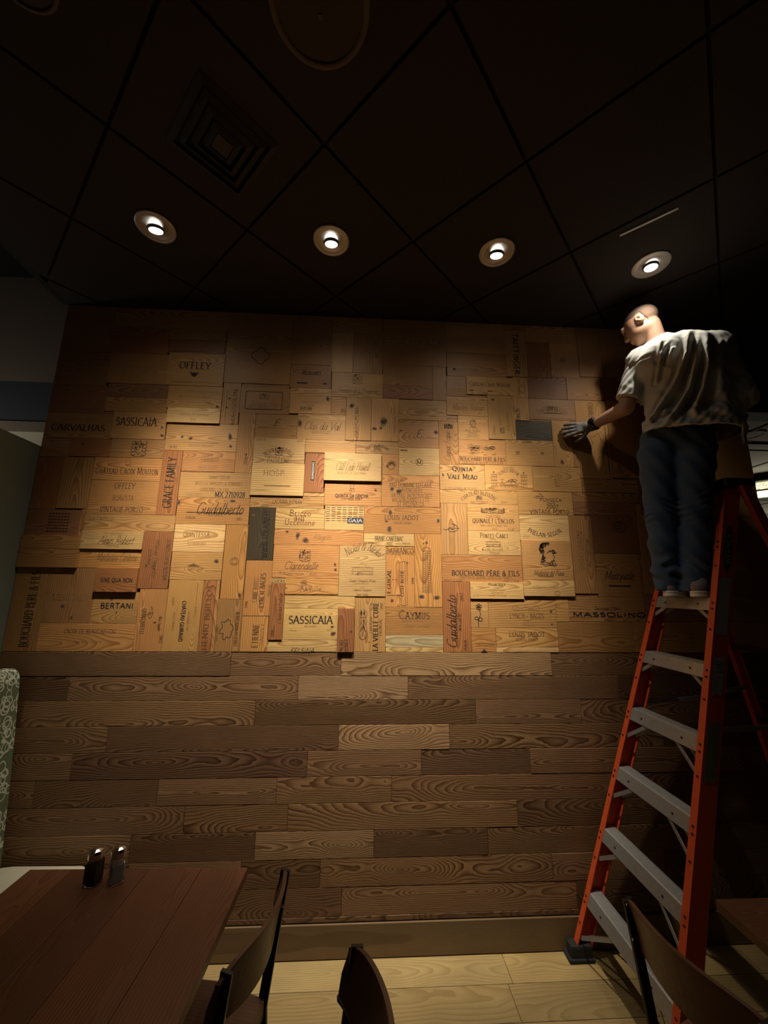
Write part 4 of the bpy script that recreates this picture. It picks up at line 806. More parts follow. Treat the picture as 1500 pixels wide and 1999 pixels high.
for i in range(-10, 12):
    for j in range(-10, 12):
        c = C0 + E1 * i + E2 * j
        g = .012
        pts = [c + E1 * a + E2 * b for a, b in ((g, g), (1 - g, g), (1 - g, 1 - g), (g, 1 - g))]
        poly = clip_poly([(p.x, p.y) for p in pts], XL + .002, 3.6, -2.6, -.004)
        if len(poly) < 3: continue
        ar = abs(sum(poly[k - 1][0] * poly[k][1] - poly[k][0] * poly[k - 1][1] for k in range(len(poly)))) / 2
        if ar < .0015: continue
        n = len(poly); mx, my = sum(p[0] for p in poly) / n, sum(p[1] for p in poly) / n
        v = [(p[0] - mx, p[1] - my, 0) for p in poly] + [(p[0] - mx, p[1] - my, .014) for p in poly]
        f = [tuple(range(n))[::-1], tuple(range(n, 2 * n))] + [(k, (k + 1) % n, n + (k + 1) % n, n + k) for k in range(n)]
        o = mesh_obj('ceiling_tile', v, f, M['tile'], ceiling); o.location = (mx - CW.x, my - CW.y, ZC - CW.z)
# ------------------------------------------------------------------ the space beyond the left partition
tag(box_obj('wall_left', (XL - .12, -3.2, 0), (XL - .0005, -.0005, 2.712), M['grey_wall']), 'sage grey partition wall beside the booth', 'wall', kind='structure')
far = tag(box_obj('wall_far', (-5.2, .9, 3.637), (XL - .02, 1.0, 4.7), M['taupe_wall']), 'taupe upper wall beyond the partition', 'wall', kind='structure')
box_obj('slate_band', (-5.2 - far.location.x, .9 - far.location.y, 3.249 - far.location.z), (XL - .02 - far.location.x, 1.0 - far.location.y, 3.636 - far.location.z), M['blue_wall'], far)
box_obj('ledge', (-5.2 - far.location.x, .87 - far.location.y, 3.178 - far.location.z), (XL - .02 - far.location.x, 1.0 - far.location.y, 3.248 - far.location.z), M['taupe_wall'], far)
box_obj('cream_field', (-5.2 - far.location.x, .93 - far.location.y, -far.location.z), (XL - .02 - far.location.x, 1.0 - far.location.y, 3.177 - far.location.z), M['cream_wall'], far)
tag(box_obj('ceiling_side', (-5.2, -4.2, 4.7), (XL, 1.0, 4.8), M['slab']), 'dark high ceiling over the side room', 'ceiling', kind='structure')
tag(box_obj('trim_1', (XL - .04, -4.2, ZC + .005), (XL - .0005, -.0005, ZC + .35), M['slab']), 'dark edge of the dropped ceiling', 'trim', kind='structure')
lamp('side_room_fill', 'POINT', (-3.5, .25, 2.75), 8.0, (1.0, .92, .72), shadow_soft_size=.08)  # added fill with no fixture, brightens the cream field above the partition
lamp('side_wall_fill', 'POINT', (-4.3, -1.2, 3.3), 3.0, (1.0, .85, .8), shadow_soft_size=.1)  # added unseen light, lifts the taupe upper wall

# ------------------------------------------------------------------ the room seen past the right end of the wall
tag(box_obj('wall_header', (XR, 0.0, 3.114), (4.2, .14, ZC + .05), M['dark_wall']), 'dark header over the opening to the next room', 'wall', kind='structure')
M['next_ceiling'] = plain('next_room_tile', (.42, .41, .36), .9, var=.06, scale=60)
nc = tag(box_obj('ceiling_next', (1.2, .145, 3.135), (9.5, 8.0, 3.25), M['next_ceiling']), 'lit tiled ceiling of the next room', 'ceiling', kind='structure')
tag(box_obj('wall_next_far', (1.2, 8.0, 0), (9.5, 8.1, 3.3), M['dark_wall']), 'dark far wall of the next room', 'wall', kind='structure')
tag(box_obj('wall_next_right', (9.5, .145, 0), (9.6, 8.1, 3.3), M['dark_wall']), 'dark side wall of the next room', 'wall', kind='structure')
tag(box_obj('wall_right', (4.2, -4.2, 0), (4.3, .14, ZC + .05), M['dark_wall']), 'dark side wall of the dining room', 'wall', kind='structure')
mb = MB()
for q in range(9):
    mb.beam((1.3 + q * .9, .2, 3.131), (1.3 + q * .9, 7.9, 3.132), .014, .006)
for q in range(9):
    mb.beam((1.3, .76 + q * .9, 3.130), (9.4, .76 + q * .9, 3.132), .014, .006)
o = mb.build('grid_bar', M['gridbar'], nc); o.location = -nc.location
sl = MB().beam((3.2, .62, 3.126), (4.1, .62, 3.128), .07, .012).build('slot_vent', M['gridbar'], nc); sl.location = -nc.location
sp = empty('round_ceiling_speaker', (3.16, .43, 3.134)); tag(sp, 'round flush speaker in the lit ceiling of the next room', 'speaker')
MB().lathe([(.0, -.004), (.085, -.004)], n=32).build('grille', M['next_ceiling'], sp)
MB().lathe([(.085, 0), (.085, -.007), (.102, -.007), (.104, 0)], n=32).build('rim', M['gridbar'], sp)
# flush glass ceiling light in the next room
fx = empty('glass_ceiling_light', (4.50, 1.60, 3.085)); tag(fx, 'lit glass drum ceiling light with dark metal frame in the next room', 'ceiling light')
M['lit_glass'], nt, b_ = new_mat('lit_glass')
vz = nt.nodes.new('ShaderNodeTexVoronoi'); vz.inputs['Scale'].default_value = 26
rp = nt.nodes.new('ShaderNodeMapRange'); rp.inputs[3].default_value = 3.2; rp.inputs[4].default_value = .5; rp.inputs[2].default_value = .7
nt.links.new(vz.outputs['Distance'], rp.inputs[0])
b_.inputs['Emission Color'].default_value = (1, .86, .5, 1); b_.inputs['Base Color'].default_value = (.8, .75, .6, 1)
nt.links.new(rp.outputs[0], b_.inputs['Emission Strength'])
MB().lathe([(.09, .05), (.09, 0), (.27, 0), (.28, -.012), (.28, -.03), (.25, -.034), (0, -.034)], n=36).build('metal_plate', M['black_metal'], fx)
MB().lathe([(.21, -.034), (.21, -.12), (.19, -.135), (0, -.14)], n=36).build('glass_drum', M['lit_glass'], fx, smooth=True)
MB().lathe([(.213, -.115), (.222, -.115), (.222, -.13), (.213, -.13), (.213, -.115)], n=36).build('lower_ring', M['black_metal'], fx)
lamp('glass_light_glow', 'POINT', (4.5, 1.60, 2.70), 11.0, (1.0, .90, .66), shadow_soft_size=.12)
lamp('next_room_lamp', 'POINT', (6.3, 3.8, 2.2), 20.0, (1.0, .92, .72), shadow_soft_size=.2)

# ------------------------------------------------------------------ recessed downlights
M['reflector'] = plain('brushed_reflector', (.50, .47, .43), .38, .35, .03)
M['gimbal'] = plain('gimbal_ring', (.10, .095, .09), .4, .6, .05)
M['bulb'], nt, b_ = new_mat('lit_bulb')
b_.inputs['Emission Color'].default_value = (1.0, .95, .86, 1); b_.inputs['Emission Strength'].default_value = 9.0
M['bulb_rim'], nt, b_ = new_mat('lit_bulb_rim')
b_.inputs['Emission Color'].default_value = (1.0, .95, .88, 1); b_.inputs['Emission Strength'].default_value = 3.2; b_.inputs['Base Color'].default_value = (.8, .8, .8, 1)
LIGHTS = [(-1.133, -.640, (-1.10, 0, 1.82), .68, BEAM_CORE, 'recessed spotlight nearest the sage partition, above the branded OFFLEY panel'),
          (-.212, -.616, (-.16, 0, 1.82), 1.0, BEAM_CORE, 'recessed spotlight above the middle of the crate panels, second from the partition'),
          (.713, -.599, (.68, 0, 1.82), .95, BEAM_CORE, 'recessed spotlight above the crate panels, second from the ladder'),
          (1.633, -.573, (1.57, -.36, 1.80), .072, BEAM_FLOOD, 'recessed spotlight directly over the person on the ladder')]
def beam_profile(L_, core):
    """photometric spread of a reflector lamp behind a spread lens: gaussian core plus wide spill"""
    L_.use_nodes = True; nt = L_.node_tree; N = nt.nodes; em = [n for n in N if n.type == 'EMISSION'][0]
    tc = N.new('ShaderNodeTexCoord'); sx = N.new('ShaderNodeSeparateXYZ'); nt.links.new(tc.outputs['Normal'], sx.inputs[0])
    def mth(op, a, b_=None):
        n = N.new('ShaderNodeMath'); n.operation = op
        for i, q in enumerate((a, b_)):
            if q is None: continue
            if isinstance(q, (int, float)): n.inputs[i].default_value = q
            else: nt.links.new(q, n.inputs[i])
        return n.outputs[0]
    tx = mth('DIVIDE', sx.outputs[0], sx.outputs[2]); ty = mth('DIVIDE', sx.outputs[1], sx.outputs[2])
    def gauss(kx, ky):
        q = mth('ADD', mth('MULTIPLY', mth('MULTIPLY', tx, tx), -.5 / kx ** 2), mth('MULTIPLY', mth('MULTIPLY', ty, ty), -.5 / ky ** 2))
        return mth('EXPONENT', q)
    g = mth('ADD', gauss(*core), mth('MULTIPLY', gauss(*BEAM_SPILL[:2]), BEAM_SPILL[2]))
    nt.links.new(g, em.inputs['Strength'])
for (lx, ly, aim, pw, core, lab) in LIGHTS:
    e = empty('recessed_spotlight', (lx, ly, ZC)); tag(e, lab, 'spotlight', 'recessed spotlights in the dark ceiling')
    MB().lathe([(.0975, -.0005), (.0975, -.0055), (.0960, -.0080), (.0850, -.0088), (.0815, -.0070), (.0790, -.0085), (.060, -.0045), (.045, -.0020), (0, -.0015)], n=64).build('reflector_trim', M['reflector'], e, smooth=True)
    d = (Vector(aim) - Vector((lx, ly, ZC))).normalized()
    R = Vector((0, 0, -1)).rotation_difference(d).to_matrix()
    g = MB().lathe([(.033, 0), (.039, -.001), (.0415, -.010), (.041, -.0145), (.0375, -.017), (.0335, -.016), (.033, 0)], c=(0, 0, -.005), n=40, R=R).build('gimbal_ring', M['gimbal'], e, smooth=True)
    bl = MB().lathe([(.0300, -.0150), (.0300, -.0160), (.024, -.0180), (.0, -.0190)], c=(0, 0, -.005), n=32, R=R).build('bulb', M['bulb'], g, smooth=True)
    MB().lathe([(.0312, -.0150), (.0336, -.0158), (.0334, -.0185), (.0315, -.0180)], c=(0, 0, -.005), n=40, R=R).build('bulb_rim', M['bulb_rim'], g, smooth=True)
    s_ = lamp('spot_beam', 'SPOT', (Vector((0, 0, -.005)) + R @ Vector((0, 0, -.030))), DOWNLIGHT_W * pw, (1.0, .915, .765), e, spot_size=radians(150), spot_blend=.6, shadow_soft_size=.022)
    bz = -d; bx = Vector((1, 0, 0)); bx = (bx - bz * bx.dot(bz)).normalized(); by = bz.cross(bx)
    s_.rotation_euler = Matrix((bx, by, bz)).transposed().to_euler()
    beam_profile(s_.data, core)

# ------------------------------------------------------------------ dark round speakers and the square diffuser in the ceiling
M['ring_paint'] = plain('speaker_ring', (.085, .06, .045), .7)
M['grille_paint'] = plain('speaker_grille', (.045, .032, .028), .8, var=.3, scale=400)
def ceiling_speaker(loc, r, lab):
    e = empty('ceiling_speaker', loc); tag(e, lab, 'speaker')
    MB().lathe([(r, -.0005), (r, -.010), (r * .985, -.013), (r * .88, -.013), (r * .87, -.009)], n=64).build('rim', M['ring_paint'], e, smooth=True)
    MB().lathe([(r * .875, -.009), (r * .5, -.0095), (0, -.0095)], n=64).build('grille', M['grille_paint'], e)
    return e
e = ceiling_speaker((-.18, -1.495, ZC), .165, 'large round ceiling speaker with dark grille and small centre badge')
MB().box((0, .03, -.011), (.012, .014, .003), None, 0, .001).build('badge', M['ring_paint'], e)
ceiling_speaker((-1.10, -1.515, ZC), .10, 'small round dark ceiling speaker beyond the air diffuser')
e = empty('air_diffuser', (-.638, -1.065, ZC), radians(-45.5)); tag(e, 'dark square stepped air diffuser in the ceiling', 'diffuser')
M['diffuser'] = plain('diffuser_metal', (.022, .019, .018), .6, .1)
for q, hs in enumerate((.170, .134, .098, .062)):
    mb = MB(); t = .024
    for sx, sy in ((0, 1), (0, -1), (1, 0), (-1, 0)):
        a = Vector((sx * hs, sy * hs, 0)); p = Vector((-sy, sx, 0))
        o_, i_ = hs, hs - t
        zz = -.002 - q * .0035
        c1, c2 = a + p * o_, a - p * o_
        n_ = Vector((sx, sy, 0))
        v = [c1 + Vector((0, 0, zz)), c2 + Vector((0, 0, zz)), c2 - n_ * t + p * t + Vector((0, 0, zz - .016)), c1 - n_ * t - p * t + Vector((0, 0, zz - .016))]
        v += [w + Vector((0, 0, .002)) for w in v]
        mb.add(v, [(0, 1, 2, 3), (7, 6, 5, 4), (0, 4, 5, 1), (1, 5, 6, 2), (2, 6, 7, 3), (3, 7, 4, 0)])
    mb.build('louvre_ring', M['diffuser'], e)
MB().box((0, 0, -.016), (.07, .07, .02), None, 0, .003).build('centre_plate', M['diffuser'], e)
# slim bright strip let into a ceiling seam
st = MB().beam((1.331, -.744, ZC - .003), (1.521, -.908, ZC - .003), .012, .006).build('ceiling_seam_strip', M['white_trim']); tag(st, 'thin pale metal strip on a ceiling tile seam by the ladder', 'strip')

# ------------------------------------------------------------------ left table, its shakers, the booth
def table(name, x0, x1, y0, y1, nb, label, along='y', seed=0, skew=0.0, tone=(.155, .062, .027)):
    e = empty(name, ((x0 + x1) / 2, (y0 + y1) / 2, 0), skew); tag(e, label, 'table')
    rr = random.Random(seed); W_, D_ = x1 - x0, y1 - y0
    cuts = [0.0]
    for k in range(nb): cuts.append(cuts[-1] + rr.uniform(.8, 1.25))
    cuts = [c_ / cuts[-1] for c_ in cuts]
    for k in range(nb):
        a, b = cuts[k], cuts[k + 1]
        t = 1 + rr.uniform(-.16, .16); tn = tuple(q * t for q in tone)
        if along == 'y': board('top_plank', e, ((b - a) * W_ - .0012, D_, .034), (-W_ / 2 + (a + b) / 2 * W_, 0, .743), M['tabletop'], tn, 1, 0, seed=seed + k, bev=.002, par=(rr.uniform(.0, .05), rr.choice((-1, 1)) * rr.uniform(.02, .07), rr.uniform(80, 130)))
        else: board('top_plank', e, (W_, (b - a) * D_ - .0012, .034), (0, -D_ / 2 + (a + b) / 2 * D_, .743), M['tabletop'], tn, 0, 1, seed=seed + k, bev=.002, par=(rr.uniform(.0, .05), rr.choice((-1, 1)) * rr.uniform(.02, .07), rr.uniform(80, 130)))
    MB().box((0, 0, .715), (W_ * .8, D_ * .8, .02)).build('under_frame', M['black_metal'], e)
    for sy in (-1, 1):
        yy = sy * D_ * .28
        MB().tube([(0, yy, .02), (0, yy, .71)], .038, 20).build('pedestal', M['black_metal'], e, smooth=True)
        MB().box((0, yy, .012), (.56, .07, .024), None, 0, .006).build('base_bar', M['black_metal'], e)
        MB().box((0, yy, .698), (.40, .06, .014), None, 0, .003).build('top_bracket', M['black_metal'], e)
    return e
table('wooden_table', -1.303, -.452, -1.80, -.578, 5, 'reddish brown plank dining table holding the salt and pepper shakers', 'y', 41, radians(-1.3))
table('wooden_table', 1.304, 2.06, -1.90, -.816, 4, 'dark plank dining table beside the orange ladder', 'x', 61)

M['glass'], nt, b_ = new_mat('shaker_glass')
b_.inputs['Transmission Weight'].default_value = 1.0; b_.inputs['Roughness'].default_value = .04; b_.inputs['IOR'].default_value = 1.45; b_.inputs['Base Color'].default_value = (.92, .94, .92, 1)
M['chrome'] = plain('chrome', (.78, .76, .73), .14, 1.0, .02)
M['pepper'] = plain('ground_pepper', (.012, .010, .009), .9, var=.5, scale=600)
M['salt'] = plain('table_salt', (.42, .40, .40), .9, var=.1, scale=600)
def shaker(x, y, rz, fill, lab):
    e = empty('salt_shaker' if fill == 'salt' else 'pepper_shaker', (x, y, .7602), rz); tag(e, lab, 'shaker')
    def prism(prof, n=4, rot=pi / 4):
        v = []; f = []
        for (r, z) in prof: v += [(r * cos(2 * pi * k / n + rot), r * sin(2 * pi * k / n + rot), z) for k in range(n)]
        for i in range(len(prof) - 1): f += [(i * n + k, i * n + (k + 1) % n, (i + 1) * n + (k + 1) % n, (i + 1) * n + k) for k in range(n)]
        f.append(tuple(range(n))[::-1]); f.append(tuple((len(prof) - 1) * n + k for k in range(n))); return v, f
    v, f = prism([(.0285, 0), (.031, .003), (.031, .072), (.027, .080), (.022, .083)]); b = MB().add(v, f).build('glass_body', M['glass'], e)
    v, f = prism([(.0255, .0055), (.0265, .0075), (.0265, .060 if fill == 'salt' else .064)]); MB().add(v, f).build('contents', M[fill], b)
    v, f = prism([(.0245, .0832), (.0262, .085), (.0262, .103), (.0225, .112), (.010, .1165), (.0, .117)], 8, pi / 8)
    c = MB().add(v, f).build('chrome_cap', M['chrome'], e)
    mb = MB()
    for k in range(6): mb.lathe([(0, .1176), (.0013, .1176), (.0013, .1165)], (.006 * cos(k * 1.047), .006 * sin(k * 1.047), -.0006), 8)
    mb.build('pour_hole', M['black_metal'], c)
shaker(-.993, -.657, radians(-4), 'pepper', 'glass shaker of dark pepper with chrome cap on the plank table')
shaker(-.914, -.648, radians(42), 'salt', 'glass shaker of pale salt with chrome cap on the plank table')

M['cream_vinyl'] = plain('cream_vinyl', (.50, .46, .34), .5, var=.05, scale=20)
def leaf_fabric():
    m, nt, b = new_mat('ring_fabric'); N = nt.nodes; L = nt.links
    tc = N.new('ShaderNodeTexCoord')
    acc = None
    for (sx, sy, off, lo, hi) in ((17, 13, (0, 0, 0), .33, .41), (14, 16, (3.3, 1.7, 5), .34, .42), (21, 15, (7.1, 9.2, 2), .30, .37)):
        mp = N.new('ShaderNodeMapping'); mp.inputs['Scale'].default_value = (sx, sx, sy); mp.inputs['Location'].default_value = off
        L.new(tc.outputs['Object'], mp.inputs[0])
        v = N.new('ShaderNodeTexVoronoi'); v.inputs['Scale'].default_value = 1.0; v.inputs['Randomness'].default_value = .75; L.new(mp.outputs[0], v.inputs['Vector'])
        c1 = N.new('ShaderNodeMath'); c1.operation = 'COMPARE'; c1.inputs[1].default_value = (lo + hi) / 2; c1.inputs[2].default_value = (hi - lo) / 2
        L.new(v.outputs['Distance'], c1.inputs[0])
        if acc is None: acc = c1.outputs[0]
        else:
            mx = N.new('ShaderNodeMath'); mx.operation = 'MAXIMUM'; L.new(acc, mx.inputs[0]); L.new(c1.outputs[0], mx.inputs[1]); acc = mx.outputs[0]
    mix = N.new('ShaderNodeMix'); mix.data_type = 'RGBA'; L.new(acc, mix.inputs[0])
    mix.inputs[6].default_value = (.14, .17, .085, 1); mix.inputs[7].default_value = (.66, .66, .50, 1)
    L.new(mix.outputs[2], b.inputs['Base Color']); b.inputs['Roughness'].default_value = .9
    return m
M['ring_fabric'] = leaf_fabric()
booth = empty('booth_bench', (-1.72, -1.3, 0)); tag(booth, 'booth bench with cream seat and green looped fabric back', 'bench')
def loft(sections, name, mat, parent, smooth=True):
    n = len(sections[0]); v = [p for s_ in sections for p in s_]; f = []
    for i in range(len(sections) - 1): f += [(i * n + k, i * n + (k + 1) % n, (i + 1) * n + (k + 1) % n, (i + 1) * n + k) for k in range(n)]
    f.append(tuple(range(n))[::-1]); f.append(tuple((len(sections) - 1) * n + k for k in range(n)))
    return mesh_obj(name, v, f, mat, parent, smooth)
# back: raked, rounded top, runs along the partition
pf = [(-.30, .44), (-.07, .44), (-.095, .80), (-.13, 1.20), (-.145, 1.36), (-.16, 1.395), (-.19, 1.41), (-.24, 1.41), (-.285, 1.39), (-.30, 1.35)]
o = loft([[(x, y, z) for x, z in pf] for y in (1.245, 1.1, .4, -.4, -1.2, -1.25)], 'back_cushion', M['ring_fabric'], booth, False)
pf2 = [(-.06, .34), (.36, .34), (.385, .37), (.39, .42), (.37, .455), (.33, .47), (.0, .475), (-.06, .47)]
loft([[(x, y, z) for x, z in pf2] for y in (1.235, 1.0, 0, -1.0, -1.25)], 'seat_cushion', M['cream_vinyl'], booth, False)
MB().box((.04, 0, .17), (.60, 2.48, .338), None, 0, .004).build('plinth', M['dark_wall'], booth)

# ------------------------------------------------------------------ chairs
def chair(loc, rz, lab, tone=(.155, .075, .035), seed=0):
    """cafe chair; local +x is the way the sitter faces; back rail stands at x=-.20"""
    e = empty('dining_chair', loc, rz); tag(e, lab, 'chair', 'wood and black metal dining chairs')
    HWB = .20
    n = 18; v = []; f = []; co = []
    def bx(t): return -.205 - .060 * (1 - t * t)           # concave towards the sitter
    T = .013; rows = [(.690, -.002), (.705, -.003), (.77, -.014), (.846, -.032), (.858, -.034)]
    for side in (0, 1):
        for (z, dx) in rows:
            for k in range(n + 1):
                t = -1 + 2 * k / n
                zz = z
                if z > .84: zz = z - .030 * abs(t) ** 6
                elif z < .70: zz = z + .03 * t * t
                v.append((bx(t) + dx + (T if side else 0), t * HWB * 1.08, zz)); co.append((t * HWB * 1.08, z - .75, seed * 3.1))
    R_ = len(rows) * (n + 1)
    for side in (0, 1):
        for i in range(len(rows) - 1):
            for k in range(n):
                q = [side * R_ + i * (n + 1) + k, side * R_ + i * (n + 1) + k + 1, side * R_ + (i + 1) * (n + 1) + k + 1, side * R_ + (i + 1) * (n + 1) + k]
                f.append(tuple(q if side else q[::-1]))
    for i in range(len(rows) - 1):
        for k in (0, n): a = i * (n + 1) + k; f.append((a, a + n + 1, a + n + 1 + R_, a + R_))
    for k in range(n):
        for i in (0, len(rows) - 1): a = i * (n + 1) + k; f.append((a, a + 1, a + 1 + R_, a + R_))
    o = mesh_obj('backrest', v, f, M['chairwood'], e, False); set_grain(o.data, co, (.02, .03, 90)); o.color = (*tone, 1)
    n2 = 10; v = []; co = []; pr = [(-.20, .185), (-.21, .0), (-.20, -.185), (.0, -.215), (.19, -.205), (.215, -.16), (.22, 0), (.215, .16), (.19, .205), (.0, .215)]
    for z in (.437, .460): v += [(x, y, z - (.006 if abs(x) < .15 and abs(y) < .15 else 0)) for x, y in pr]; co += [(x, y, 5) for x, y in pr]
    f = [tuple(range(10)), tuple(range(10, 20))[::-1]] + [(k, 10 + k, 10 + (k + 1) % 10, (k + 1) % 10) for k in range(10)]
    o = mesh_obj('seat', v, f, M['chairwood'], e); set_grain(o.data, co, (.02, .03, 80)); o.color = (*tone, 1)
    for s_ in (-1, 1):
        p = MB().beam((-.19, s_ * .190, .44), (-.247, s_ * .196, .845), .012, .034, up=(1, 0, 0), bev=.002)
        p.beam((-.19, s_ * .190, .45), (-.215, s_ * .195, 0.0), .014, .030, up=(1, 0, 0), bev=.002)
        lg = p.build('rear_leg', M['black_metal'], e)
        for zz in (.835, .735): MB().tube([(-.262 + (.85 - zz) * .12, s_ * .192, zz), (-.243 + (.85 - zz) * .12, s_ * .192, zz + .001)], .006, 10).build('bolt', M['chrome'], lg)
        MB().beam((.18, s_ * .185, .436), (.20, s_ * .195, 0.0), .014, .028, up=(1, 0, 0), bev=.002).build('front_leg', M['black_metal'], e)
        MB().beam((-.20, s_ * .19, .426), (.19, s_ * .187, .426), .012, .022).build('seat_rail', M['black_metal'], e)
    MB().beam((.185, -.185, .426), (.185, .185, .426), .012, .022).build('cross_rail', M['black_metal'], e)
    MB().beam((-.195, -.19, .426), (-.195, .19, .426), .012, .022).build('cross_rail', M['black_metal'], e)
    return e
chair((-.545, -.885, 0), radians(180 - 12), 'wood and black metal chair pulled up to the table with the shakers', seed=1)
chair((-.205, -1.300, 0), radians(190), 'darker wood and black metal chair behind the one at the shaker table', tone=(.10, .05, .026), seed=2)
chair((1.190, -1.065, 0), radians(12), 'wood and black metal chair in front of the ladder foot', seed=3)

# ------------------------------------------------------------------ stepladder
M['fibreglass'] = plain('orange_fibreglass', (.62, .085, .020), .5, var=.10, scale=40)
M['aluminium'] = plain('worn_aluminium', (.40, .39, .37), .42, .55, .22, 70, bump=.2)
M['rubber'] = plain('black_rubber', (.012, .012, .012), .8)
M['label_grey'] = plain('grey_sticker', (.36, .37, .35), .5, var=.06)
M['label_olive'] = plain('yellowed_sticker', (.20, .20, .09), .5, var=.15)
M['label_black'] = plain('black_sticker', (.02, .018, .02), .4, var=.05)
M['rivet'] = plain('steel_rivet', (.06, .035, .03), .4, .5)
LAD = empty('stepladder', (1.117, -.371, 0)); tag(LAD, 'orange fibreglass stepladder with worn aluminium treads by the panelled wall', 'stepladder')
SL = .3235; HT = 2.40
def hw(z): return (.5565 - .0420 * (z - .3048) / .3048) / 2       # half clear width between the rail flanges
FL, WEB, TH = .036, .082, .005
def lp(a, s_, z):
    """ladder frame: a = depth behind the front flange face, s_ = sideways from centre (towards -y positive)"""
    return Vector((SL * z + a, -s_, z))
for sg, nm in ((-1, 'front_rail'), (1, 'front_rail')):
    mb = MB(); prof = [(0, 0), (0, FL), (WEB, FL), (WEB, 0), (WEB - TH, 0), (WEB - TH, FL - TH), (TH, FL - TH), (TH, 0)]
    v = []
    for z in (.03, HT): v += [lp(a, sg * (hw(z) + b), z) for a, b in prof]
    n = 8
    f = [(k, (k + 1) % n, n + (k + 1) % n, n + k) for k in range(n)] + [(0, 1, 6, 7), (1, 2, 5, 6), (2, 3, 4, 5), (8, 9, 14, 15), (9, 10, 13, 14), (10, 11, 12, 13)]
    mb.add(v, f); rail = mb.build(nm, M['fibreglass'], LAD)
    for k in range(7):
        z = .3048 * (k + 1)
        for dz in (-.022, -.05, -.145): 
            c = lp(-.001, sg * (hw(z + dz) + FL * .55), z + dz); MB().tube([c, c + Vector((-.0025, 0, 0))], .0055, 10).build('rivet', M['rivet'], rail)
    if sg > 0:
        for (z, dz) in ((1.40, .0), (1.40, .03)):
            c = lp(.03 + dz, hw(z) + FL, z); MB().tube([c, c + Vector((0, -.003, 0))], .0045, 10).build('web_rivet', M['aluminium'], rail)
        def sticker(z0, z1, a0, a1, mat, nm_):
            q = [lp(a, hw(z) + FL + .0008, z) for z, a in ((z0, a0), (z0, a1), (z1, a1), (z1, a0))]
            return mesh_obj(nm_, q, [(0, 1, 2, 3)], mat, rail)
        sticker(1.66, 1.93, .012, .068, M['label_grey'], 'grey_sticker')
        sticker(1.405, 1.56, .014, .066, M['label_grey'], 'warning_sticker')
        sticker(1.06, 1.29, .012, .070, M['label_olive'], 'faded_sticker')
        # marker scribble and print lines on the warning sticker, oval badge higher up
        def rail_text(zc, ac, W_, H_, txt, st_, mat, off):
            V2 = []; F2 = []; add_text(V2, F2, txt, st_, 0, 0, W_, H_, 90)
            vv = [lp(ac + x, hw(zc + y) + FL + off, zc + y) for x, y in V2]; mesh_obj('printed_text', vv, F2, mat, rail)
        rail_text(1.515, .040, .06, .04, 'VAL', 'c', M['label_black'], .0016)
        for q in range(5): rail_text(1.445, .022 + q * .009, .07, .004, 'DANGER KEEP CLEAR OF POWER', 's', M['ink_n'], .0016)
        for q in range(6): rail_text(1.17, .020 + q * .009, .19, .005, 'CAUTION SET LADDER ON FIRM LEVEL SURFACE', 's', M['ink_n'], .0016)
        V2 = [(.040 + .026 * cos(2 * pi * k / 28), 2.075 + .118 * sin(2 * pi * k / 28)) for k in range(28)]
        mesh_obj('oval_badge', [lp(a, hw(z) + FL + .001, z) for a, z in V2], [tuple(range(28))], M['label_black'], rail)
        V2 = []; F2 = []; strip([(.040 + .0225 * cos(2 * pi * k / 28), 2.075 + .110 * sin(2 * pi * k / 28)) for k in range(29)], [.0022] * 29, V2, F2)
        mesh_obj('badge_line', [lp(a, hw(z) + FL + .0016, z) for a, z in V2], F2, M['label_grey'], rail)
        rail_text(2.07, .040, .155, .026, 'WERNER', 'n', M['label_grey'], .0018)
for k in range(7):
    z = .3048 * (k + 1); h_ = hw(z)
    mb = MB()
    pr = [(.002, -.058), (.002, 0), (.008, .003), (.066, .003), (.072, 0), (.072, -.03), (.069, -.03), (.069, -.003), (.005, -.003), (.005, -.058)]
    v = []
    for s_ in (-h_ - FL + TH, h_ + FL - TH): v += [Vector((SL * (z + dz) * 1.0 + a, -s_, z + dz)) for a, dz in pr]
    n = len(pr); f = [(q, (q + 1) % n, n + (q + 1) % n, n + q) for q in range(n)]
    mb.add(v, f)
    for q in range(4):                                   # slip ridges along the tread
        a = .018 + q * .013; mb.beam((SL * z + a, h_, z + .0035), (SL * z + a, -h_, z + .0035), .004, .0025)
    step = mb.build('step', M['aluminium'], LAD)
    for s_ in (-1, 1):
        c = Vector((SL * (z - .03) + .002, s_ * h_ * .62, z - .03)); MB().tube([c, c + Vector((-.003, 0, 0))], .005, 10).build('rivet', M['rivet'], step)
    br = .30 if k == 0 else (.20 if k < 4 else .13)
    for s_ in (-1, 1):
        for a in (.012, .060):
            p0 = Vector((SL * (z - .04) + a, -s_ * (h_ - br * .8), z - .030)); zz = z - .02 - br * .62
            p1 = Vector((SL * zz + a, -s_ * (hw(zz) + .004), max(zz, .04)))
            MB().beam(p0, p1, .018, .003, up=(1, 0, 0)).build('step_brace', M['aluminium'], LAD)
XT = SL * HT
MB().box((XT + .055, 0, HT + .022), (.165, 2 * hw(HT) + .14, .045), None, 0, .012).build('top_cap', M['label_black'], LAD)
RS = .27
def rp_(a, s_, z): return Vector((XT + .043 + RS * (HT - z) + a, -s_, z))
def hr(z): return .186 + .06 * (HT - z)
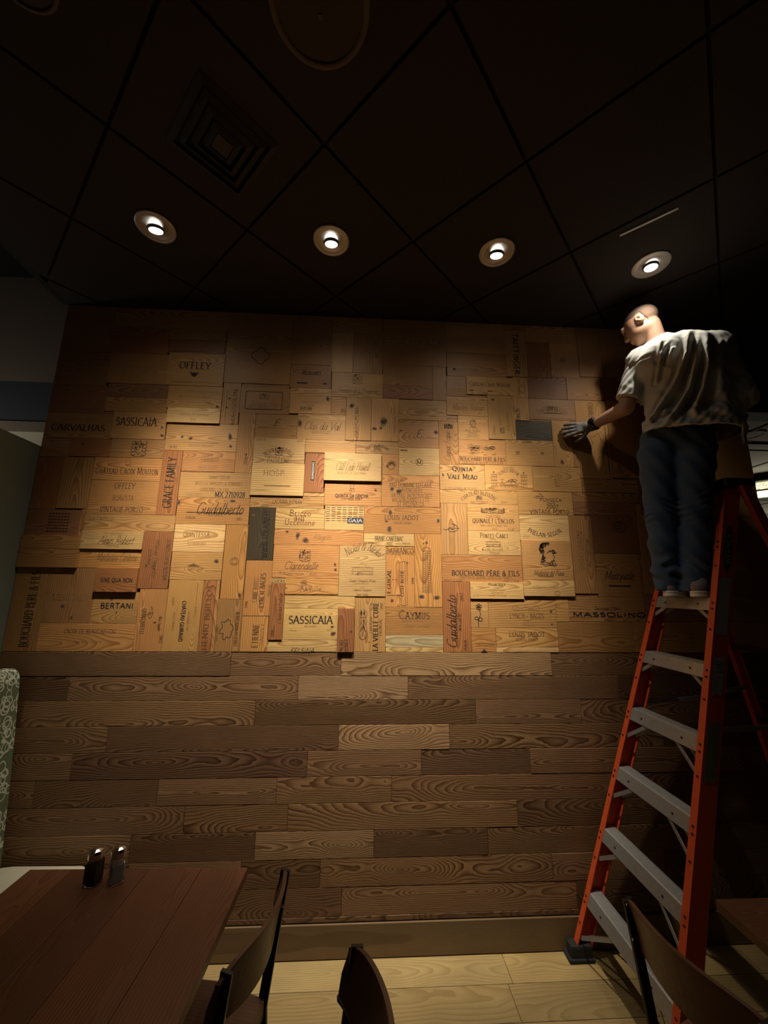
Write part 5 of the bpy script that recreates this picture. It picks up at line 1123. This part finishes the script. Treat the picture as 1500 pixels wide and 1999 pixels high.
for sg in (-1, 1):
    v = []; prof = [(0, 0), (0, .028), (.05, .028), (.05, 0), (.046, 0), (.046, .024), (.004, .024), (.004, 0)]
    for z in (.03, HT): v += [rp_(a, sg * (hr(z) + b), z) for a, b in prof]
    n = 8
    f = [(k, (k + 1) % n, n + (k + 1) % n, n + k) for k in range(n)] + [(0, 1, 6, 7), (1, 2, 5, 6), (2, 3, 4, 5), (8, 9, 14, 15), (9, 10, 13, 14), (10, 11, 12, 13)]
    MB().add(v, f).build('rear_rail', M['fibreglass'], LAD)
    # spreader arm and rubber feet
    a = lp(WEB, sg * (hw(1.25) + .01), 1.25); b = rp_(0, sg * hr(1.32), 1.32); mid = (a + b) / 2 + Vector((0, 0, -.02))
    MB().beam(a, mid, .004, .022).beam(mid, b, .004, .022).build('spreader', M['aluminium'], LAD)
    c = lp(WEB / 2, sg * (hw(.03) + FL / 2), .0)
    ft = MB().box(c + Vector((.0, 0, .035)), (.115, .058, .07), None, 0, .012).box(c + Vector((-.004, 0, .009)), (.135, .075, .018), None, 0, .006); ft.build('rubber_foot', M['rubber'], LAD)
    c = rp_(.025, sg * (hr(.03) + .014), 0); MB().box(c + Vector((0, 0, .03)), (.07, .05, .06), None, 0, .01).build('rubber_foot', M['rubber'], LAD)
for z in (.35, .75, 1.15, 1.55, 1.95):
    MB().beam(rp_(.01, hr(z), z), rp_(.01, -hr(z), z), .004, .028).build('rear_bar', M['rivet'], LAD)

# ------------------------------------------------------------------ the person on the ladder (distance-field modelling)
PE, PF = Vector((.755, -.655, 0)).normalized(), Vector((.655, .755, 0)).normalized()
P_ORG = Vector((CAM_POS[0], CAM_POS[1], 0)) + PF * 2.6      # local frame: a = to his right, b = forward, z up

class Field:
    def __init__(s, lo, hi, h):
        s.lo = np.array(lo, float); s.h = h
        s.n = (np.ceil((np.array(hi) - s.lo) / h).astype(int) + 1)
        s.d = np.full(tuple(s.n), 1.0, np.float32)
    def sub(s, lo, hi):
        i0 = np.clip(np.floor((np.array(lo) - s.lo) / s.h).astype(int), 0, s.n - 1); i1 = np.clip(np.ceil((np.array(hi) - s.lo) / s.h).astype(int) + 1, 1, s.n)
        sl = tuple(slice(a, b) for a, b in zip(i0, i1))
        ax = [s.lo[k] + s.h * np.arange(i0[k], i1[k]) for k in range(3)]
        return sl, np.meshgrid(*ax, indexing='ij')
    def union(s, sl, d, k):
        F_ = s.d[sl]
        if k > 0:
            hh = np.clip(.5 + .5 * (F_ - d) / k, 0, 1); s.d[sl] = F_ * (1 - hh) + d * hh - k * hh * (1 - hh)
        else: s.d[sl] = np.minimum(F_, d)
    def cone(s, p, q, r0, r1, k=.02):
        p = np.array(p, float); q = np.array(q, float); m = max(r0, r1) + k + .04
        sl, (X, Y, Z) = s.sub(np.minimum(p, q) - m, np.maximum(p, q) + m)
        u = q - p; L2 = (u * u).sum() or 1e-9
        t = np.clip(((X - p[0]) * u[0] + (Y - p[1]) * u[1] + (Z - p[2]) * u[2]) / L2, 0, 1)
        d = np.sqrt((X - p[0] - t * u[0]) ** 2 + (Y - p[1] - t * u[1]) ** 2 + (Z - p[2] - t * u[2]) ** 2) - (r0 + (r1 - r0) * t)
        s.union(sl, d, k); return s
    def ell(s, c, r, R=None, k=.02, carve=False):
        c = np.array(c, float); m = max(r) + k + .04
        sl, (X, Y, Z) = s.sub(c - m, c + m)
        X, Y, Z = X - c[0], Y - c[1], Z - c[2]
        if R is not None: X, Y, Z = [R[i][0] * X + R[i][1] * Y + R[i][2] * Z for i in range(3)]
        k0 = np.sqrt((X / r[0]) ** 2 + (Y / r[1]) ** 2 + (Z / r[2]) ** 2); k1 = np.sqrt((X / r[0] ** 2) ** 2 + (Y / r[1] ** 2) ** 2 + (Z / r[2] ** 2) ** 2) + 1e-9
        d = k0 * (k0 - 1) / k1
        if carve: s.d[sl] = np.maximum(s.d[sl], -d)
        else: s.union(sl, d, k)
        return s
    def grid(s): return np.meshgrid(*[s.lo[k] + s.h * np.arange(s.n[k]) for k in range(3)], indexing='ij')
    def mesh(s):
        """naive surface nets"""
        d = s.d; ins = d < 0; nx, ny, nz = d.shape
        c = [ins[i:nx - 1 + i, j:ny - 1 + j, k:nz - 1 + k] for i in (0, 1) for j in (0, 1) for k in (0, 1)]
        anyi = np.zeros_like(c[0]); alli = np.ones_like(c[0])
        for q in c: anyi |= q; alli &= q
        act = anyi & ~alli; I, J, K = np.nonzero(act)
        idx = np.full(act.shape, -1, np.int64); idx[I, J, K] = np.arange(len(I))
        acc = np.zeros((len(I), 3)); cnt = np.zeros(len(I))
        cor = [(i, j, k) for i in (0, 1) for j in (0, 1) for k in (0, 1)]
        for a in range(8):
            for b in range(a + 1, 8):
                ca, cb = np.array(cor[a]), np.array(cor[b])
                if np.abs(ca - cb).sum() != 1: continue
                da = d[I + ca[0], J + ca[1], K + ca[2]].astype(float); db = d[I + cb[0], J + cb[1], K + cb[2]].astype(float)
                cr = (da < 0) != (db < 0); t = np.where(cr, da / np.where(cr, da - db, 1), 0)
                acc += np.where(cr[:, None], ca + (cb - ca) * t[:, None], 0); cnt += cr
        V = (np.stack([I, J, K], 1) + acc / cnt[:, None]) * s.h + s.lo
        Fs = []
        for ax in range(3):
            o1, o2 = [(1, 2), (2, 0), (0, 1)][ax]
            lo = [slice(1, n - 1) for n in d.shape]; hi = list(lo); lo[ax] = slice(0, d.shape[ax] - 1); hi[ax] = slice(1, d.shape[ax])
            A_, B_ = ins[tuple(lo)], ins[tuple(hi)]
            for flip, mask in ((False, A_ & ~B_), (True, ~A_ & B_)):
                i = np.stack(np.nonzero(mask), 1)
                if not len(i): continue
                base = i + np.array([0 if k == ax else 1 for k in range(3)])
                def g(d1, d2):
                    q = base.copy(); q[:, o1] += d1; q[:, o2] += d2; return idx[q[:, 0], q[:, 1], q[:, 2]]
                quad = np.stack([g(-1, -1), g(0, -1), g(0, 0), g(-1, 0)], 1)
                Fs.append(quad[:, ::-1] if flip else quad)
        return V, np.concatenate(Fs)

def to_world(V):
    V = np.asarray(V); return np.stack([P_ORG.x + V[:, 0] * PE.x + V[:, 1] * PF.x, P_ORG.y + V[:, 0] * PE.y + V[:, 1] * PF.y, V[:, 2]], 1)
PB = Vector((1.64, -.40, 1.8325))
person = empty('person', PB); tag(person, 'person in grey T-shirt, jeans and sneakers on the ladder wiping a panel', 'person')
def field_obj(name, fld, mat, parent=None, relax=2):
    V, Fq = fld.mesh()
    # light smoothing
    e_ = np.concatenate([Fq[:, [0, 1]], Fq[:, [1, 2]], Fq[:, [2, 3]], Fq[:, [3, 0]]])
    for _ in range(relax):
        S_ = np.zeros_like(V); n_ = np.zeros(len(V))
        np.add.at(S_, e_[:, 0], V[e_[:, 1]]); np.add.at(n_, e_[:, 0], 1); np.add.at(S_, e_[:, 1], V[e_[:, 0]]); np.add.at(n_, e_[:, 1], 1)
        V = V * .5 + .5 * S_ / n_[:, None]
    W_ = to_world(V) - np.array(PB)
    me = bpy.data.meshes.new(name); me.vertices.add(len(W_)); me.vertices.foreach_set('co', W_.astype(np.float32).ravel())
    me.loops.add(Fq.size); me.loops.foreach_set('vertex_index', Fq.astype(np.int32).ravel())
    me.polygons.add(len(Fq)); me.polygons.foreach_set('loop_start', np.arange(0, Fq.size, 4, dtype=np.int32)); me.polygons.foreach_set('loop_total', np.full(len(Fq), 4, np.int32))
    me.update(calc_edges=True); me.validate()
    me.polygons.foreach_set('use_smooth', np.ones(len(me.polygons), bool)); me.materials.append(mat)
    o = bpy.data.objects.new(name, me); COL.objects.link(o); o.parent = parent or person
    return o

M['skin'] = plain('skin', (.50, .285, .19), .5, var=.08, scale=90, bump=.05)
M['skin'].node_tree.nodes['Principled BSDF'].inputs['Subsurface Weight'].default_value = .12
M['skin'].node_tree.nodes['Principled BSDF'].inputs['Subsurface Radius'].default_value = (.012, .005, .003)
def cloth(name, col, scale=900, var=.2, rough=.92):
    m = plain(name, col, rough, 0, var, scale, bump=.18, spec=.15); m.node_tree.nodes['Principled BSDF'].inputs['Sheen Weight'].default_value = .15; return m
M['tshirt'] = cloth('heather_grey_jersey', (.47, .465, .43), 500, .16)
M['denim'] = cloth('dark_denim', (.060, .095, .165), 700, .25)
M['sneaker'] = cloth('grey_canvas', (.24, .23, .23), 600, .15)
M['sole'] = plain('white_rubber_sole', (.78, .75, .68), .6, var=.06)
M['glove'] = plain('grey_work_glove', (.22, .195, .18), .6, var=.25, scale=120, bump=.3)
M['watch'] = plain('black_watch', (.006, .006, .007), .22, .2, .05)

# --- skeleton
SHL, ELL, WRL = np.array((-.078, .060, 3.245)), np.array((-.190, .045, 2.965)), np.array((-.404, .134, 2.930))
SHR, ELR, WRR = np.array((.255, .050, 3.190)), np.array((.318, .000, 2.835)), np.array((.235, .215, 2.790))
HC = np.array((-.060, .070, 3.502))
hf = np.array((-.84, .16, -.40)); hf /= np.linalg.norm(hf)
hs = np.array((-.12, -1.0, .02)); hs -= hf * (hs @ hf); hs /= np.linalg.norm(hs)
hu = np.cross(hs, hf); hu = hu if hu[2] > 0 else -hu
HR = [hf, hs, hu]
def hp(f_, s_, u_): return HC + hf * f_ + hs * s_ + hu * u_

def hand(F_, wr, d, n, side, grow=0.0, curl=(.25, .35), spread=1.0):
    """wr wrist, d pointing direction, n palm normal (towards what it touches), side = direction of the thumb"""
    d = d / np.linalg.norm(d); n = n - d * (n @ d); n = n / np.linalg.norm(n); s_ = np.cross(d, n); s_ = s_ if s_ @ side > 0 else -s_
    g = grow
    F_.cone(wr, wr + d * .030, .027 + g, .030 + g, .012)
    for k, o in enumerate((.028, .010, -.009, -.027)):
        F_.cone(wr + d * .018 + s_ * o * .6, wr + d * .088 + s_ * o, .015 + g, .0125 + g, .012)
    lens = ((.040, .025, .020), (.044, .028, .022), (.041, .026, .020), (.032, .020, .018))
    for k, (o, ls) in enumerate(zip((.030, .0105, -.0095, -.0285), lens)):
        p = wr + d * .088 + s_ * o; a = 0.0; dirn = d + s_ * (.16 - .11 * k) * spread
        for j, l_ in enumerate(ls):
            a += curl[0] if j == 0 else curl[1]
            dd = dirn / np.linalg.norm(dirn) * cos(a) + n * sin(a); q = p + dd * l_
            F_.cone(p, q, (.0102, .0092, .0084)[j] + g, (.0092, .0084, .0076)[j] + g, .003); p = q
    p = wr + d * .026 + s_ * .026
    for j, (l_, w) in enumerate(((.042, .5), (.032, .25), (.024, .1))):
        dd = d * (.62 + .2 * j) + s_ * (.75 - .25 * j) + n * (.25 + .1 * j); dd /= np.linalg.norm(dd); q = p + dd * l_
        F_.cone(p, q, (.0155, .0115, .0102)[j] + g, (.0118, .0102, .0088)[j] + g, .006 if j == 0 else .003); p = q

def local_dir(v): v = Vector(v); return np.array((v.dot(PE), v.dot(PF), v.z))
LH_D = local_dir((-.985, .13, -.12)); LH_N = local_dir((-.15, 1, -.05)); LH_S = local_dir((-.2, 0, -1.0))
RH_D = np.array((-.55, .83, -.1)); RH_N = np.array((-.2, -.1, -1.0)); RH_S = np.array((-1, -.3, .2))

body = Field((-.66, -.20, 1.86), (.45, .46, 3.64), .005)
# legs and pelvis
body.cone((-.060, .06, 2.64), (-.085, .045, 2.27), .084, .060).cone((-.085, .045, 2.27), (-.087, .035, 2.12), .060, .056).cone((-.087, .035, 2.12), (-.094, .06, 1.89), .056, .038)
body.cone((.10, .06, 2.64), (.065, .045, 2.27), .084, .060).cone((.065, .045, 2.27), (.05, .035, 2.12), .060, .056).cone((.05, .035, 2.12), (.018, .06, 1.89), .056, .038)
body.ell((.035, .07, 2.75), (.150, .098, .13), k=.05).ell((.09, .085, 2.94), (.130, .095, .2), k=.05).ell((.09, .08, 3.12), (.150, .095, .15), k=.05)
body.cone(SHL, SHR, .06, .06, .04).cone((.03, .09, 3.31), SHL, .055, .055, .03).cone((.03, .09, 3.31), SHR, .055, .055, .03)
# neck, head
body.cone((.006, .088, 3.30), hp(-.030, 0, -.060), .060, .050, .03)
body.ell(hp(-.012, 0, .022), (.096, .074, .082), HR, .01).ell(hp(.030, 0, -.020), (.066, .062, .080), HR, .03).ell(hp(.040, 0, -.070), (.048, .050, .046), HR, .03)
body.ell(hp(.070, 0, -.104), (.020, .026, .018), HR, .02).ell(hp(.010, .0, -.062), (.058, .060, .040), HR, .025)
body.cone(hp(.088, 0, .018), hp(.108, 0, -.030), .008, .014, .012).ell(hp(.104, .0, -.034), (.014, .017, .010), HR, .008)      # nose
body.cone(hp(.088, .034, .030), hp(.092, -.034, .030), .012, .012, .012)                                                       # brow
for sg in (-1, 1): body.ell(hp(.084, sg * .030, .008), (.014, .017, .012), HR, .0, carve=True).ell(hp(.074, sg * .030, .008), (.014, .014, .012), HR, .003)   # eyes
body.ell(hp(.094, 0, -.066), (.010, .024, .006), HR, .006).ell(hp(.092, 0, -.078), (.010, .021, .007), HR, .006)               # lips
for sg in (-1, 1):                                                                                                             # ears
    c = hp(-.008, sg * .073, -.012); er = [hf * .94 - hu * .34, hs, hu * .94 + hf * .34]
    body.ell(c, (.019, .010, .033), er, .004)
    body.ell(c + hs * sg * .011 + hf * .003 + hu * .006, (.011, .010, .019), er, 0, carve=True)
    body.ell(c + hs * sg * .004 + hf * .006 - hu * .006, (.006, .007, .010), er, .002)
# arms
body.cone(SHL, ELL, .056, .043, .03).cone(ELL, WRL, .046, .029, .012).cone(SHR, ELR, .056, .043, .03).cone(ELR, WRR, .045, .029, .012)
hand(body, WRL, LH_D, LH_N, LH_S, 0.0, (.10, .16)); hand(body, WRR, RH_D, RH_N, RH_S, 0.0, (.3, .4))
field_obj('body', body, M['skin'], relax=1)
head_sl, _g = body.sub(HC - .15, HC + .14); head_d = body.d[head_sl].copy(); head_lo = np.array([_g[k].min() for k in range(3)])
del body

# --- glove on the wiping hand
gl = Field((-.66, -.05, 2.78), (-.36, .26, 3.02), .003)
hand(gl, WRL, LH_D, LH_N, LH_S, .0022, (.10, .16))
gl.cone(WRL - LH_D * .005, WRL + LH_D * .03, .034, .034, .006)
field_obj('glove', gl, M['glove'], relax=1)
# --- watch
fa = (ELL - WRL) / np.linalg.norm(ELL - WRL); wc = WRL + fa * .030
zc_ = np.array((0, -1, .55)); zc_ -= fa * (zc_ @ fa); zc_ /= np.linalg.norm(zc_); yc_ = np.cross(fa, zc_)
wt = Field(wc - .07, wc + .07, .003)
sl, (X, Y, Z) = wt.sub(wc - .07, wc + .07)
ax_ = (X - wc[0]) * fa[0] + (Y - wc[1]) * fa[1] + (Z - wc[2]) * fa[2]
rad = np.sqrt(np.maximum((X - wc[0]) ** 2 + (Y - wc[1]) ** 2 + (Z - wc[2]) ** 2 - ax_ ** 2, 0))
wt.d[sl] = np.maximum(np.abs(rad - .036) - .0045, np.abs(ax_) - .012)
watch = field_obj('watch_strap', wt, M['watch'], relax=1)
cs = Field(wc - .08, wc + .08, .003)
cs.ell(wc + zc_ * .040, (.022, .022, .011), [fa, yc_, zc_], 0)
field_obj('watch_case', cs, M['watch'], watch, relax=1)

# --- hair: short, faded at the sides
m, nt, b_ = new_mat('faded_hair'); M['hair'] = m
tc = nt.nodes.new('ShaderNodeTexCoord'); sp_ = nt.nodes.new('ShaderNodeVectorMath'); sp_.operation = 'DOT_PRODUCT'
huw = PE * hu[0] + PF * hu[1] + Vector((0, 0, hu[2])); hcw = Vector(to_world([HC])[0]) - PB
sp_.inputs[1].default_value = huw; nt.links.new(tc.outputs['Object'], sp_.inputs[0])
mr = nt.nodes.new('ShaderNodeMapRange'); mr.inputs[1].default_value = hcw.dot(huw) - .055; mr.inputs[2].default_value = hcw.dot(huw) + .085
nt.links.new(sp_.outputs['Value'], mr.inputs[0])
cr = nt.nodes.new('ShaderNodeValToRGB'); cr.color_ramp.elements[0].color = (.40, .235, .155, 1); cr.color_ramp.elements[1].color = (.05, .032, .022, 1); e_mid = cr.color_ramp.elements.new(.45); e_mid.color = (.17, .105, .072, 1)
nzz = nt.nodes.new('ShaderNodeTexNoise'); nzz.inputs['Scale'].default_value = 700; nt.links.new(tc.outputs['Object'], nzz.inputs['Vector'])
nt.links.new(mr.outputs[0], cr.inputs[0]); nt.links.new(cr.outputs[0], b_.inputs['Base Color']); b_.inputs['Roughness'].default_value = .85
bp = nt.nodes.new('ShaderNodeBump'); bp.inputs['Strength'].default_value = .5; bp.inputs['Distance'].default_value = .002; nt.links.new(nzz.outputs[0], bp.inputs['Height']); nt.links.new(bp.outputs[0], b_.inputs['Normal'])
ha = Field(head_lo, head_lo + .005 * (np.array(head_d.shape) - 1) - 1e-6, .005)
ha.d = head_d[:ha.n[0], :ha.n[1], :ha.n[2]] - np.float32(.0016)
X, Y, Z = ha.grid()
u_ = (X - HC[0]) * hu[0] + (Y - HC[1]) * hu[1] + (Z - HC[2]) * hu[2]; f_ = (X - HC[0]) * hf[0] + (Y - HC[1]) * hf[1] + (Z - HC[2]) * hf[2]
low = np.interp(f_, [-.12, -.036, -.030, .014, .05, .09], [-.066, -.060, .027, .027, .045, .060])
cut = np.maximum(low - u_, f_ - .078)
ha.d = np.maximum(ha.d, cut).astype(np.float32)
field_obj('hair', ha, M['hair'], relax=1)

# --- T-shirt
FOLDS = [([(.156, 3.27), (.129, 3.106), (.056, 2.969), (-.076, 2.809)], .030, .013), ([(.185, 3.23), (.158, 3.043), (.115, 2.91), (.046, 2.813), (-.049, 2.712)], .034, .014),
         ([(.215, 3.24), (.204, 3.026), (.168, 2.892), (.122, 2.791)], .030, .017), ([(.036, 3.239), (.008, 3.132)], .016, .010), ([(.056, 3.217), (.019, 3.128), (-.021, 3.039)], .018, .008),
         ([(.078, 3.16), (.054, 3.11)], .016, .012), ([(.241, 3.10), (.243, 2.867), (.262, 2.70)], .018, .030), ([(.02, 2.86), (-.10, 2.80)], .014, .018), ([(.09, 2.78), (.20, 2.76)], .012, .03)]
sh = Field((-.36, -.26, 2.60), (.46, .32, 3.46), .0045)
sh.ell((.085, .035, 3.165), (.205, .200, .150), k=.03).ell((.10, .085, 2.96), (.20, .150, .24), k=.05)
sh.cone((.085, .08, 2.60), (.095, .075, 3.0), .165, .150, .06).cone((.19, .03, 2.66), (.19, .0, 3.10), .125, .13, .06)
sh.ell((.080, .050, 2.74), (.245, .170, .17), k=.04)
sh.cone(SHL, SHR, .074, .080, .05).cone((.03, .085, 3.315), SHL, .070, .072, .04).cone((.03, .085, 3.315), SHR, .070, .074, .04)
sh.cone(SHL, SHL + (ELL - SHL) * .82, .076, .072, .03).cone(SHR, SHR + (ELR - SHR) * .95, .080, .074, .03)
X, Y, Z = sh.grid()
back = np.clip((.06 - Y) / .10, 0, 1)
disp = np.zeros_like(X)
for pts, amp, wd in FOLDS:
    A2 = X[:, 0, :]; Z2 = Z[:, 0, :]; best = np.full(A2.shape, 9.0); tt = np.zeros(A2.shape); L = len(pts) - 1
    for i in range(L):
        p, q = np.array(pts[i]), np.array(pts[i + 1]); u = q - p; t = np.clip(((A2 - p[0]) * u[0] + (Z2 - p[1]) * u[1]) / (u @ u), 0, 1)
        dd = np.hypot(A2 - p[0] - t * u[0], Z2 - p[1] - t * u[1]); m_ = dd < best; best = np.where(m_, dd, best); tt = np.where(m_, (i + t) / L, tt)
    prof = 1.25 * amp * np.exp(-(best / wd) ** 2) * np.clip(tt / .22, 0, 1) * np.clip((1.12 - tt) / .25, 0, 1)
    groove = -.6 * amp * np.exp(-((best - 2.1 * wd) / wd) ** 2) * np.clip(tt / .3, 0, 1)
    nh = np.clip((Z2 - (2.735 - .165 * A2) - .015) / .09, 0, 1)
    disp += (prof * (.45 + .55 * nh) + groove * nh)[:, None, :]
ru = .0035 * np.sin(X * 62 + Z * 38 + 2 * np.sin(Z * 23)) + .003 * np.sin(Z * 71 - X * 33 + 1.7 * np.sin(X * 29)) + .0022 * np.sin(X * 131 + 3 * np.sin(Z * 47) + Y * 90)
low = np.clip((3.02 - Z) / .25, 0, 1)
arm_w = np.clip((-.10 - X) / .05, 0, 1)
ru2 = .0025 * np.sin((X * -.6 + Z * .8) * 150 + 2 * np.sin(Y * 40)) * arm_w
sh.d = (sh.d - disp * back - ru * (.35 + .9 * low) - ru2).astype(np.float32)
# seam at the dropped shoulder
ua = (ELL - SHL) / np.linalg.norm(ELL - SHL); q_ = (X - SHL[0]) * ua[0] + (Y - SHL[1]) * ua[1] + (Z - SHL[2]) * ua[2]
sh.d = (sh.d + .005 * np.exp(-((q_ - .062) / .006) ** 2) * np.clip((-.02 - X) / .03, 0, 1)).astype(np.float32)
hem = 2.735 - .165 * X
sh.d = (sh.d - .004 * np.exp(-((Z - hem - .012) / .010) ** 2)).astype(np.float32)
neck_ = np.sqrt((X - .01) ** 2 + (Y - .09) ** 2 + ((Z - 3.39) * .8) ** 2) - .074
cutL = q_ - .82 * np.linalg.norm(ELL - SHL)
inner = np.maximum(sh.d + .014, Z - hem - .16)
sh.d = np.maximum.reduce([sh.d, np.where(X < .2, hem - Z, np.where(X < .30, hem - Z, -1)), -neck_, np.where(X < -.12, cutL, -1), -inner]).astype(np.float32)
field_obj('t_shirt', sh, M['tshirt'], relax=1)
del sh

# --- jeans
je = Field((-.24, -.14, 1.835), (.29, .25, 2.90), .0045)
je.cone((-.060, .058, 2.64), (-.085, .045, 2.29), .104, .076, .02).cone((-.085, .045, 2.29), (-.088, .04, 2.12), .074, .071).cone((-.088, .04, 2.12), (-.094, .036, 1.86), .071, .063)
je.cone((.10, .058, 2.64), (.065, .045, 2.29), .104, .076, .02).cone((.065, .045, 2.29), (.05, .04, 2.12), .074, .071).cone((.05, .04, 2.12), (.018, .008, 1.86), .071, .063)
je.ell((.035, .068, 2.745), (.172, .114, .14), k=.04)
X, Y, Z = je.grid()
kn = np.exp(-((Z - 2.30) / .07) ** 2); an = np.exp(-((Z - 1.98) / .075) ** 2)
wr_ = kn * .0042 * np.sin(Z * 190 + 5.0 * np.sin(X * 19 + 1) + Y * 34) * (.6 + .6 * np.sin(X * 37 + Z * 20)) + an * .0095 * np.sin(Z * 96 + 3.6 * np.sin(X * 27 + Y * 25) + X * 45) * (.55 + .6 * np.sin(Z * 31 + X * 50)) + .0035 * np.sin(Z * 47 + X * 70 + 2 * np.sin(Y * 31))
je.d = (je.d - wr_).astype(np.float32)
je.d = np.maximum(je.d, 1.866 - Z + .05 * (Y - .05)).astype(np.float32)
field_obj('jeans', je, M['denim'], relax=1)
del je

# --- sneakers
td = np.array((.36, .93, 0)); td /= np.linalg.norm(td); ts = np.array((td[1], -td[0], 0))
for ax0, bx0 in ((-.096, -.022), (.020, -.062)):
    h0 = np.array((ax0, bx0, 1.8325))
    up = Field(h0 + (-.10, -.08, .0), h0 + (.24, .34, .15), .004)
    up.cone(h0 + td * .035 + (0, 0, .045), h0 + td * .10 + (0, 0, .045), .038, .040, .02).cone(h0 + td * .10 + (0, 0, .042), h0 + td * .235 + (0, 0, .034), .040, .030, .02)
    up.cone(h0 + td * .045 + (0, 0, .06), h0 + td * .075 + (0, 0, .105), .036, .040, .02)
    up.d = np.maximum(up.d, h0[2] + .026 - up.grid()[2]).astype(np.float32)
    shoe = field_obj('sneaker', up, M['sneaker'], relax=1)
    so = Field(h0 + (-.10, -.08, -.01), h0 + (.24, .34, .06), .003)
    for q in range(9):
        t = q / 8; w = .040 + .010 * sin(pi * min(t * 1.2, 1)) - .008 * max(0, t - .8) * 5
        so.cone(h0 + td * (.034 + .205 * t) + (0, 0, .012), h0 + td * (.034 + .205 * t) + (0, 0, .03), w, w, 0)
    Zs = so.grid()[2]; zr = Zs - h0[2]
    so.d = np.maximum.reduce([so.d + .003 * np.exp(-((zr - .017) / .003) ** 2), -zr, zr - .030]).astype(np.float32)
    field_obj('sole', so, M['sole'], shoe, relax=1)
# --- the dark cloth under his fingers
M['rag'] = cloth('dark_rag', (.060, .045, .042), 300, .3)
